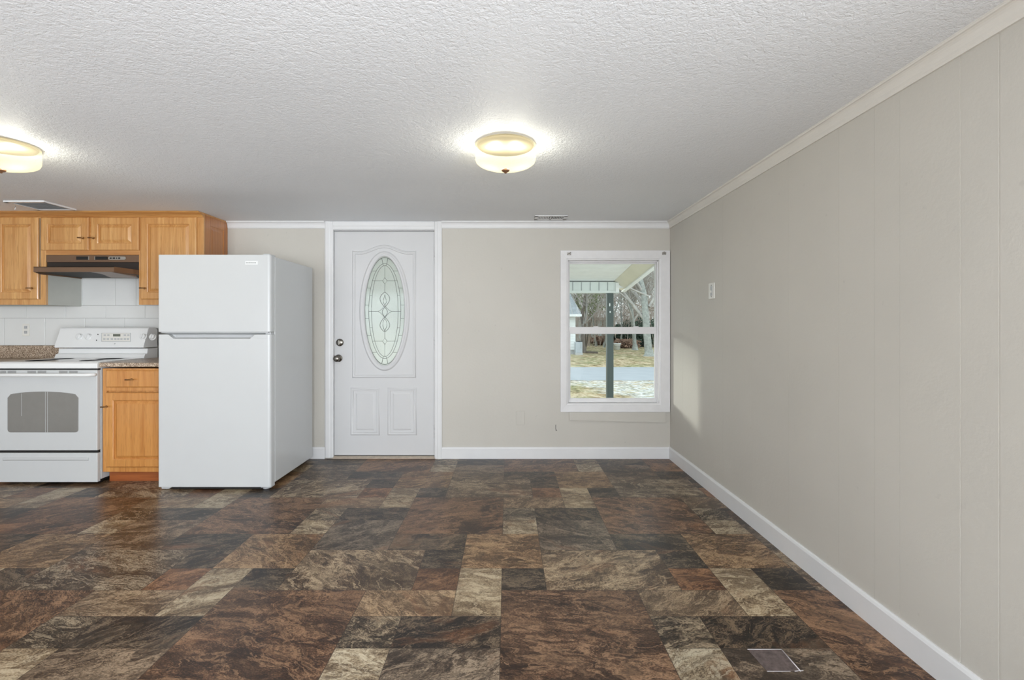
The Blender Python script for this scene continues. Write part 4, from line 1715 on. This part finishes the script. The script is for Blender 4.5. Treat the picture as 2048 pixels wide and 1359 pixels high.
def m_ground():
    t = NT('leafy_yard')
    p = t.pos()
    sx = t.n('SeparateXYZ')
    t.l(p, sx.inputs[0])
    leaf = t.n('TexVoronoi')
    leaf.inputs['Scale'].default_value = 9
    t.l(t.scaled(p, (1, 0.7, 1)), leaf.inputs['Vector'])
    n = t.noise(p, 0.7, 5, 0.6)
    fine = t.noise(p, 14, 5, 0.7)
    leaves = t.ramp(leaf.outputs['Color'], [(0.1, srgb(116, 96, 72)), (0.35, srgb(158, 138, 108)), (0.6, srgb(196, 178, 148)), (0.85, srgb(150, 120, 90))])
    grass = t.ramp(fine, [(0.3, srgb(96, 108, 72)), (0.7, srgb(152, 162, 118))])
    c = t.mix(t.ramp(n, [(0.42, (0.15, 0.15, 0.15, 1)), (0.62, (0.75, 0.75, 0.75, 1))]), leaves, grass)
    clump = t.noise(t.scaled(p, (1, 0.45, 1)), 3.2, 5, 0.75)
    c = t.mix(t.ramp(clump, [(0.50, (0, 0, 0, 1)), (0.60, (0.75, 0.75, 0.75, 1))]), c, srgb(206, 192, 168))
    c = t.mix(t.ramp(clump, [(0.38, (0.6, 0.6, 0.6, 1)), (0.46, (0, 0, 0, 1))]), c, srgb(92, 82, 62))
    stone = t.n('TexVoronoi')
    stone.inputs['Scale'].default_value = 16
    t.l(p, stone.inputs['Vector'])
    gravel = t.ramp(stone.outputs['Color'], [(0.1, srgb(140, 142, 140)), (0.5, srgb(200, 202, 200)), (0.9, srgb(226, 226, 222))])
    a = t.math('ADD', sx.outputs[0], t.math('MULTIPLY', t.math('SUBTRACT', t.noise(p, 0.9, 5, 0.65), 0.5), 2.6))
    a = t.math('ADD', a, t.math('MULTIPLY', t.math('SUBTRACT', sx.outputs[1], 11.5), 0.30))
    mr = t.n('MapRange')
    mr.inputs[1].default_value, mr.inputs[2].default_value = 1.9, 2.5
    t.l(a, mr.inputs[0])
    nr = t.n('MapRange')
    nr.inputs[1].default_value, nr.inputs[2].default_value = 13.9, 13.6
    t.l(sx.outputs[1], nr.inputs[0])
    g = t.math('MULTIPLY', mr.outputs[0], nr.outputs[0])
    speck = t.ramp(t.noise(p, 5, 4, 0.7), [(0.44, (1, 1, 1, 1)), (0.58, (0.2, 0.2, 0.2, 1))])
    g2 = t.math('MULTIPLY', g, speck)
    c = t.mix(g2, c, gravel)
    t.bsdf(c, 0.95, 0, 0.1, t.bump(fine, 0.5, 0.04))
    return t.m


M['ground'] = m_ground()
M['asphalt'] = m_plain('pale_asphalt', srgb(160, 166, 172), 0.9, 0, 0.2, 0.05, 2, 0.3, 30)
M['siding'] = m_plain('white_siding', srgb(236, 240, 242), 0.6)
M['soffit'] = m_plain('white_porch_boards', srgb(242, 244, 245), 0.6)
M['concrete'] = m_plain('pale_concrete', srgb(212, 212, 208), 0.85, 0, 0.2, 0.05, 3)
M['beam'] = m_plain('pale_beam_paint', srgb(224, 230, 228), 0.6)
M['cream'] = m_plain('cream_rake_board', srgb(228, 224, 208), 0.6, 0, 0.3, 0.04, 3)
M['post'] = m_plain('dark_green_grey_paint', srgb(74, 84, 82), 0.5)
M['batten'] = m_plain('grey_seam', srgb(140, 146, 148), 0.6)
M['metal_roof'] = m_plain('galvanised_roof', srgb(170, 178, 184), 0.4, 0.5, 0.5, 0.18, 5)
M['bark'] = m_plain('grey_bark', srgb(160, 164, 160), 0.9, 0, 0.2, 0.25, 9, 0.6, 18)
M['bark_brown'] = m_plain('brown_bark', srgb(120, 112, 104), 0.9, 0, 0.2, 0.25, 9)
M['twig'] = m_plain('grey_twigs', srgb(178, 175, 171), 0.9, 0, 0.2, 0.2, 3)
M['twig_brown'] = m_plain('brown_twigs', srgb(174, 162, 152), 0.9, 0, 0.2, 0.2, 3)
M['leaf_dark'] = m_plain('dark_evergreen_leaves', srgb(84, 100, 88), 0.8, 0, 0.2, 0.3, 3)
M['leaf_olive'] = m_plain('olive_leaves', srgb(130, 140, 104), 0.8, 0, 0.2, 0.3, 3)
M['leaf_russet'] = m_plain('russet_leaves', srgb(146, 120, 104), 0.8, 0, 0.2, 0.3, 3)
M['shed'] = m_plain('pale_blue_shed_wall', srgb(206, 220, 224), 0.7, 0, 0.2, 0.06, 2)
M['ac'] = m_plain('grey_cabinet_metal', srgb(176, 184, 192), 0.5)

mb = MB().box(-60, 70, YB + WT + 0.01, 110, GZ - 0.2, GZ)
struct('ground', mb, M['ground'])
mb = MB().box(-60, 70, 13.65, 17.9, GZ - 0.02, GZ + 0.012)
struct('road', mb, M['asphalt'])

# porch
PY = 7.6
mb = MB().box(-6.0, 1.75, YB + WT + 0.012, PY + 0.15, GZ + 0.001, -0.12)
single('porch_bounce_slab', mb, M['concrete'], 'unseen pale porch slab added to bounce light up under the porch roof', 'porch floor')  # hidden slab added, kept pale to throw light onto the porch ceiling
ps = thing('porch_roof', (-1.5, PY, 1.7), 'white boarded porch roof seen through the top of the window', 'porch roof')


def pz(y):
    return 1.872 + (PY - y) * 0.112


mb = MB()
nb = 14
yA, yZ = YB + WT + 0.002, PY + 0.30
for k in range(nb):
    a = yA + (yZ - yA) * k / nb
    b = yA + (yZ - yA) * (k + 1) / nb - 0.006
    mb.prism([(-6.0, a, pz(a)), (-6.0, b, pz(b)), (-6.0, b, pz(b) + 0.03), (-6.0, a, pz(a) + 0.03)], (7.62, 0, 0))
mb.prism([(-6.0, yA, pz(yA) + 0.02), (-6.0, yZ, pz(yZ) + 0.02), (-6.0, yZ, pz(yZ) + 0.06), (-6.0, yA, pz(yA) + 0.06)], (7.85, 0, 0))
link('ceiling_boards', mb, M['soffit'], ps)
mb = MB()
b0, b1 = wz(585.5, PY), wz(563.5, PY)
bxr = wx(1231, PY)
mb.box(-6.0, bxr + 0.03, PY, PY + 0.09, b0 + 0.03, b1)
mb.box(-6.0, bxr + 0.05, PY - 0.012, PY + 0.10, b0, b0 + 0.035)
bm_ = link('beam', mb, M['beam'], ps)
mb = MB()
x = wx(1233, PY)
k = 0
while x > -6:
    mb.box(x - 0.004, x + 0.004, PY - 0.006, PY + 0.002, b0 + 0.034, b1 - 0.004)
    x -= 17.5 * PY / F
link('seam', mb, M['batten'], bm_)
mb = MB()
mb.box(bxr, bxr + 0.05, PY - 0.02, PY + 0.11, b0 + 0.012, b1 - 0.01)
mb.box(bxr + 0.05, bxr + 0.18, PY + 0.05, PY + 0.14, b1 - 0.085, b1 + 0.01)
link('beam_end', mb, M['soffit'], ps)
mb = MB()


def rk(y):
    z = pz(y)
    return [(1.625, y, z + 0.0), (1.79, y, z - 0.105), (1.82, y, z - 0.105), (1.82, y, z + 0.06), (1.625, y, z + 0.06)]


mb.rings([rk(PY + 0.25), rk(yA)])
link('rake_board', mb, M['cream'], ps)
mb = MB()


def rk2(y):
    z = pz(y)
    return [(1.785, y, z - 0.125), (1.845, y, z - 0.125), (1.845, y, z + 0.05), (1.822, y, z + 0.05), (1.822, y, z - 0.107), (1.785, y, z - 0.107)]


mb.rings([rk2(PY + 0.26), rk2(yA)])
link('rake_fascia', mb, M['soffit'], ps)
mb = MB()
for px in (1214.5,):
    mb.box(wx(1214.3, PY), wx(1227.2, PY), PY + 0.002, PY + 0.10, -0.12, b0)
po = thing('porch_post', (wx(1221, PY), PY, -0.12), 'dark green-grey porch post with peeling paint outside the window', 'post')
link('shaft', mb, M['post'], po, 0.003)
for py, hgt, px in ((609, 3.4, 1219.6), (623.5, 2.2, 1220.2)):
    mb = MB()
    pts = []
    for k in range(10):
        a = 2 * PI * k / 10
        pts.append((wx(px, PY) + 0.0085 * math.cos(a), PY + 0.0012, wz(py, PY) + hgt * 0.0076 * math.sin(a)))
    mb.prism(pts, (0, 0.003, 0))
    link('paint_chip', mb, M['soffit'], po)

# neighbouring white house with metal hip roof
NY = 26.0
nh = thing('neighbour_house', (0, NY, GZ), 'white clapboard house with a metal roof across the road', 'house')
hx1 = wx(1151, NY)
ze = wz(629, NY)
mb = MB()
mb.box(-6.0, hx1, NY, NY + 8, wz(699, NY), ze + 0.02)
zz = wz(699, NY)
while zz < ze - 0.05:
    mb.prism([(-6.0, NY, zz), (-6.0, NY - 0.022, zz + 0.002), (-6.0, NY - 0.002, zz + 0.14), (-6.0, NY, zz + 0.14)], (hx1 + 6.0, 0, 0))
    zz += 0.14
link('siding', mb, M['siding'], nh)
mb = MB().box(-5.95, hx1 - 0.04, NY + 0.04, NY + 7.9, GZ, wz(699, NY))
link('foundation', mb, M['grey_plastic'], nh)
mb = MB()
ex = wx(1163.5, NY - 0.4)
zr = ze + 1.55
ring0 = [(-6.4, NY - 0.4, ze), (ex, NY - 0.4, ze), (ex, NY + 8.4, ze), (-6.4, NY + 8.4, ze)]
mb.add(ring0 + [(-3.0, NY + 4.0, zr + 1.3), (wx(1118, NY + 2.4), NY + 4.0, zr + 1.3)], [(0, 1, 5, 4), (1, 2, 5), (2, 3, 4, 5), (3, 0, 4), (3, 2, 1, 0)])
rf = link('roof', mb, M['metal_roof'], nh)
mb = MB()
tip = Vector((wx(1118, NY + 2.4), NY + 4.0, zr + 1.3))
for k in range(26):
    x = ex - 0.15 - k * 0.32
    s = min(1.0, max(0.0, (ex - x) / (ex - tip.x)))
    a = Vector((x, NY - 0.4, ze + 0.01))
    b = Vector((x, NY - 0.4 + 4.4 * s, ze + 0.01 + (zr + 1.3 - ze) * s))
    mb.tube([a, b], 0.028, 5)
link('roof_rib', mb, M['grey_plastic'], rf)
mb = MB().box(-6.4, ex, NY - 0.44, NY - 0.40, ze - 0.10, ze + 0.02)
link('gutter', mb, M['siding'], nh)
ac = thing('utility_box', (wx(1158, 25.4), 25.4, GZ), 'grey metal utility box against the corner of the white house', 'utility box')
mb = MB().box(wx(1151.5, 25.4), wx(1165, 25.4), 25.4, 25.9, GZ + 0.10, wz(683.5, 25.4))
link('casing', mb, M['ac'], ac, 0.02)
mb = MB().box(wx(1155, 25.4), wx(1164, 25.4), 25.42, 25.88, wz(683.5, 25.4), wz(682, 25.4))
link('lid', mb, M['black'], ac)
mb = MB().box(wx(1151, 25.4), wx(1165.5, 25.4), 25.38, 25.92, GZ - 0.02, GZ + 0.10)
link('pad', mb, M['grey_plastic'], ac)
mb = MB().box(wx(1161, 25.4), wx(1162.6, 25.4), 25.39, 25.40, wz(696, 25.4), wz(685, 25.4))
link('access_panel', mb, M['asphalt'], ac)

# pale shed beyond
SY = 44.0
sh = thing('shed', (wx(1185, SY), SY, GZ), 'long pale blue outbuilding standing behind the trees', 'shed')
mb = MB().box(wx(1120, SY), wx(1226, SY), SY, SY + 5, GZ, wz(640, SY))
link('wall', mb, M['shed'], sh)
mb = MB()
mb.prism([(wx(1116, SY), SY - 0.3, wz(640, SY)), (wx(1116, SY), SY - 0.3, wz(634.5, SY)), (wx(1116, SY), SY + 2.5, wz(620, SY)), (wx(1116, SY), SY + 5.3, wz(634.5, SY)), (wx(1116, SY), SY + 5.3, wz(640, SY))], (wx(1230, SY) - wx(1116, SY), 0, 0))
link('roof', mb, M['twig'], sh)
for a in (1150, 1178, 1205):
    mb = MB()
    mb.box(wx(a, SY), wx(a + 1.4, SY), SY - 0.05, SY, GZ, wz(640, SY))
    link('corner_board', mb, M['bark_brown'], sh)


# trees
def grow(mb_t, mb_b, p, d, length, r, level, rng, maxlev, spread=0.6):
    n = 4 if level < 2 else 3
    path = [p.copy()]
    q = p.copy()
    dd = d.copy()
    for i in range(n):
        dd = (dd + Vector((rng.uniform(-1, 1), rng.uniform(-1, 1), rng.uniform(-0.4, 0.8))) * 0.16).normalized()
        q = q + dd * (length / n)
        path.append(q.copy())
    sides = 8 if level == 0 else (5 if level == 1 else 3)
    (mb_t if level == 0 else mb_b).tube(path, r, sides, False, r * (0.62 if level < maxlev else 0.3))
    if level >= maxlev:
        return
    kids = {0: 6, 1: 6, 2: 5, 3: 4}.get(level, 3)
    for k in range(kids):
        s = 0.35 + 0.65 * (k + rng.random() * 0.6) / kids
        idx = min(n - 1, int(s * n))
        fr_ = s * n - idx
        base = path[idx].lerp(path[min(n, idx + 1)], min(1, fr_))
        side = Vector((rng.uniform(-1, 1), rng.uniform(-1, 1), rng.uniform(-0.25, 0.55)))
        nd = (dd * (1 - spread) + side * spread).normalized()
        grow(mb_t, mb_b, base, nd, length * rng.uniform(0.45, 0.68), max(0.006, r * rng.uniform(0.36, 0.5)), level + 1, rng, maxlev, spread)


def bare_tree(x, y, hgt, r, seed, label, lev=4, lean=(0, 0), bark='bark', twig='twig', fork=None, group='bare winter trees'):
    t = thing('bare_tree', (x, y, GZ), label, 'tree', group)
    rng = random.Random(seed)
    a, b = MB(), MB()
    p = Vector((x, y, GZ - 0.05))
    a.lathe([(r * 1.7, 0.0), (r * 1.25, 0.10), (r * 1.02, 0.35)], (x, y, GZ - 0.02), 'z', 10)
    grow(a, b, p, Vector((lean[0], lean[1], 1)).normalized(), hgt * 0.55, r, 0, rng, lev)
    if fork:
        for (z0, dx_, dz_, ln, rr) in fork:
            grow(a, b, Vector((x + lean[0] * z0, y, GZ + z0)), Vector((dx_, 0.1, dz_)).normalized(), ln, rr, 1, rng, lev)
    link('trunk', a, M[bark], t, recalc=False)
    link('branches', b, M[twig], t, recalc=False)
    return t


def tx(px, y):
    return wx(px, y)


bare_tree(tx(1298, 24.4), 24.4, 11.0, 0.19, 3, 'thick grey forked tree trunk at the edge of the yard across the road', 5, (0.0, 0), 'bark', 'twig', [(1.5, -0.75, 0.9, 3.2, 0.10), (2.4, 0.5, 0.9, 3.0, 0.08), (2.9, -0.9, 0.35, 3.0, 0.05)])
bare_tree(tx(1168.5, 27.5), 27.5, 8.0, 0.10, 8, 'slender V-forked tree beside the white house', 5, (0.02, 0), 'bark_brown', 'twig', [(1.6, 0.3, 1.0, 2.4, 0.07)])
bare_tree(tx(1270, 30.5), 30.5, 9.0, 0.14, 12, 'leaning grey tree left of the thick forked trunk', 5, (-0.04, 0), 'bark', 'twig', [(1.8, 0.6, 0.8, 2.4, 0.06)])
far = [(1192, 36, 9, 0.07, 21, 'thin bare tree in front of the pale outbuilding', 'twig_brown'),
       (1208, 34, 8, 0.06, 22, 'thin bare sapling just left of the porch post', 'twig'),
       (1241, 35, 8, 0.07, 23, 'bare grey tree just right of the porch post', 'twig'),
       (1255, 39, 9, 0.08, 24, 'far bare tree with brownish twigs between post and forked trunk', 'twig_brown'),
       (1284, 38, 9, 0.09, 25, 'far bare tree directly behind the thick forked trunk', 'twig'),
       (1318, 33, 9, 0.09, 26, 'bare tree at the casing side of the window view', 'twig_brown'),
       (1142, 40, 10, 0.10, 27, 'bare tree rising behind the white house roof', 'twig_brown'),
       (1228, 47, 10, 0.10, 28, 'tall distant bare tree hidden partly by the porch post', 'twig'),
       (1168, 52, 10, 0.10, 29, 'tall distant bare tree behind the pale outbuilding', 'twig_brown'),
       (1265, 52, 11, 0.11, 30, 'tallest distant bare tree at the back of the wood', 'twig'),
       (1300, 50, 11, 0.11, 31, 'distant bare tree behind the evergreens', 'twig_brown')]
for px, y, hgt, r, seed, lab, tw in far:
    bare_tree(tx(px, y), y, hgt, r, seed, lab, 5, (0, 0), 'bark', tw)

# tangled undergrowth of the wood: nobody could count its stems
rng = random.Random(77)
mb = MB()
for k in range(800):
    y = rng.uniform(34, 60)
    px = rng.uniform(1080, 1400)
    p = Vector((wx(px, y), y, GZ))
    hgt = rng.uniform(2.2, 7.0)
    d = Vector((rng.uniform(-0.25, 0.25), rng.uniform(-0.2, 0.2), 1)).normalized()
    q = p + d * hgt
    if y < 42 and px < 1226 and y > 33:
        hgt *= 0.5
    mb.tube([p, p.lerp(q, 0.5) + Vector((rng.uniform(-.15, .15), 0, 0)), q], 0.022, 3, False, 0.006)
    for j in range(12):
        s_ = rng.uniform(0.15, 1.0)
        b = p.lerp(q, s_)
        e_ = b + Vector((rng.uniform(-1, 1), rng.uniform(-0.6, 0.6), rng.uniform(-0.1, 1.0))) * rng.uniform(0.3, 0.9)
        mb.tube([b, e_], 0.011, 3, False, 0.004)
        f_ = b.lerp(e_, 0.6)
        mb.tube([f_, f_ + Vector((rng.uniform(-1, 1), rng.uniform(-0.6, 0.6), rng.uniform(0, 0.8))) * 0.35], 0.008, 3, False, 0.004)
o = link('twig_thicket', mb, M['twig_brown'], None, recalc=False)
tag(o, 'grey-brown tangle of bare saplings filling the wood behind the yard', 'thicket', None, 'stuff')


def bush(name, x, y, z0, rx, ry, rz, n, leaf, mat, seed, label, cat, group=None):
    t = thing(name, (x, y, GZ), label, cat, group)
    rng = random.Random(seed)
    mb = MB()
    st = MB()
    for k in range(7):
        a = 2 * PI * k / 7
        st.tube([(x, y, GZ), (x + rx * 0.4 * math.cos(a), y + ry * 0.4 * math.sin(a), z0 + rz * 0.5), (x + rx * 0.7 * math.cos(a), y + ry * 0.7 * math.sin(a), z0 + rz * 1.3)], 0.02, 4, False)
    for k in range(n):
        while True:
            u = Vector((rng.uniform(-1, 1), rng.uniform(-1, 1), rng.uniform(-1, 1)))
            if 0.2 < u.length < 1:
                break
        w = 1 + 0.25 * math.sin(u.x * 7 + seed) * math.cos(u.z * 6)
        c = Vector((x + u.x * rx * w, y + u.y * ry * w, z0 + rz + u.z * rz * w))
        a = Vector((rng.uniform(-1, 1), rng.uniform(-1, 1), rng.uniform(-1, 1))).normalized()
        b = a.orthogonal().normalized()
        s = leaf * rng.uniform(0.6, 1.4)
        mb.add([c - a * s, c + b * s * 0.5, c + a * s, c - b * s * 0.5], [(0, 1, 2, 3)])
    link('stems', st, M['bark_brown'], t, recalc=False)
    link('foliage', mb, M[mat], t, recalc=False)
    return t


bush('evergreen_shrub', tx(1252, 37), 37, GZ, 1.2, 1.0, 0.85, 2600, 0.10, 'leaf_dark', 1, 'dark evergreen shrub right of the porch post under the bare trees', 'shrub', 'shrubs across the road')
bush('evergreen_shrub', tx(1284, 35), 35, GZ, 1.1, 1.0, 0.95, 2600, 0.10, 'leaf_dark', 2, 'dark evergreen shrub left of the thick forked trunk', 'shrub', 'shrubs across the road')
bush('evergreen_shrub', tx(1318, 36), 36, GZ, 1.3, 1.0, 0.95, 2600, 0.10, 'leaf_dark', 3, 'dark evergreen shrub right of the thick forked trunk', 'shrub', 'shrubs across the road')
bush('brush_pile', tx(1200, 38), 38, GZ, 1.4, 0.8, 0.35, 1600, 0.09, 'leaf_russet', 4, 'low russet brush along the foot of the pale outbuilding', 'brush', 'shrubs across the road')
bush('brush_pile', tx(1250, 33), 33, GZ, 1.0, 0.6, 0.30, 1300, 0.08, 'leaf_russet', 5, 'low russet brush in front of the dark evergreens', 'brush', 'shrubs across the road')
bush('leafy_tree_crown', tx(1172, 31), 31, 1.9, 1.2, 1.0, 0.9, 900, 0.08, 'leaf_olive', 6, 'olive green leafy crown over the roof edge of the white house', 'shrub', 'shrubs across the road')
# white tub and dark plank lying in the yard
tb = thing('plastic_tub', (tx(1234, 31), 31, GZ), 'small white plastic tub lying by the brush behind the porch post', 'tub')
mb = MB()
mb.lathe([(0.18, 0.0), (0.23, 0.34), (0.25, 0.35), (0.25, 0.38), (0.21, 0.38), (0.17, 0.03), (0.0, 0.03)], (tx(1234, 31), 31, GZ), 'z', 20)
link('bucket', mb, M['siding'], tb)
mb = MB()
mb.tube([(tx(1234, 31) - 0.24, 31, GZ + 0.33), (tx(1234, 31) - 0.15, 30.8, GZ + 0.18), (tx(1234, 31) + 0.15, 30.8, GZ + 0.18), (tx(1234, 31) + 0.24, 31, GZ + 0.33)], 0.01, 6)
link('bail_handle', mb, M['nickel'], tb)
mb = MB()
mb.prism([(tx(1171, 27), 26.9, GZ + 0.005), (tx(1194, 27), 26.7, GZ + 0.005), (tx(1194, 27), 26.7, GZ + 0.09), (tx(1171, 27), 26.9, GZ + 0.12)], (0.02, 0.22, 0))
single('weathered_plank', mb, M['bark_brown'], 'dark weathered plank lying on the grass near the utility box', 'plank')
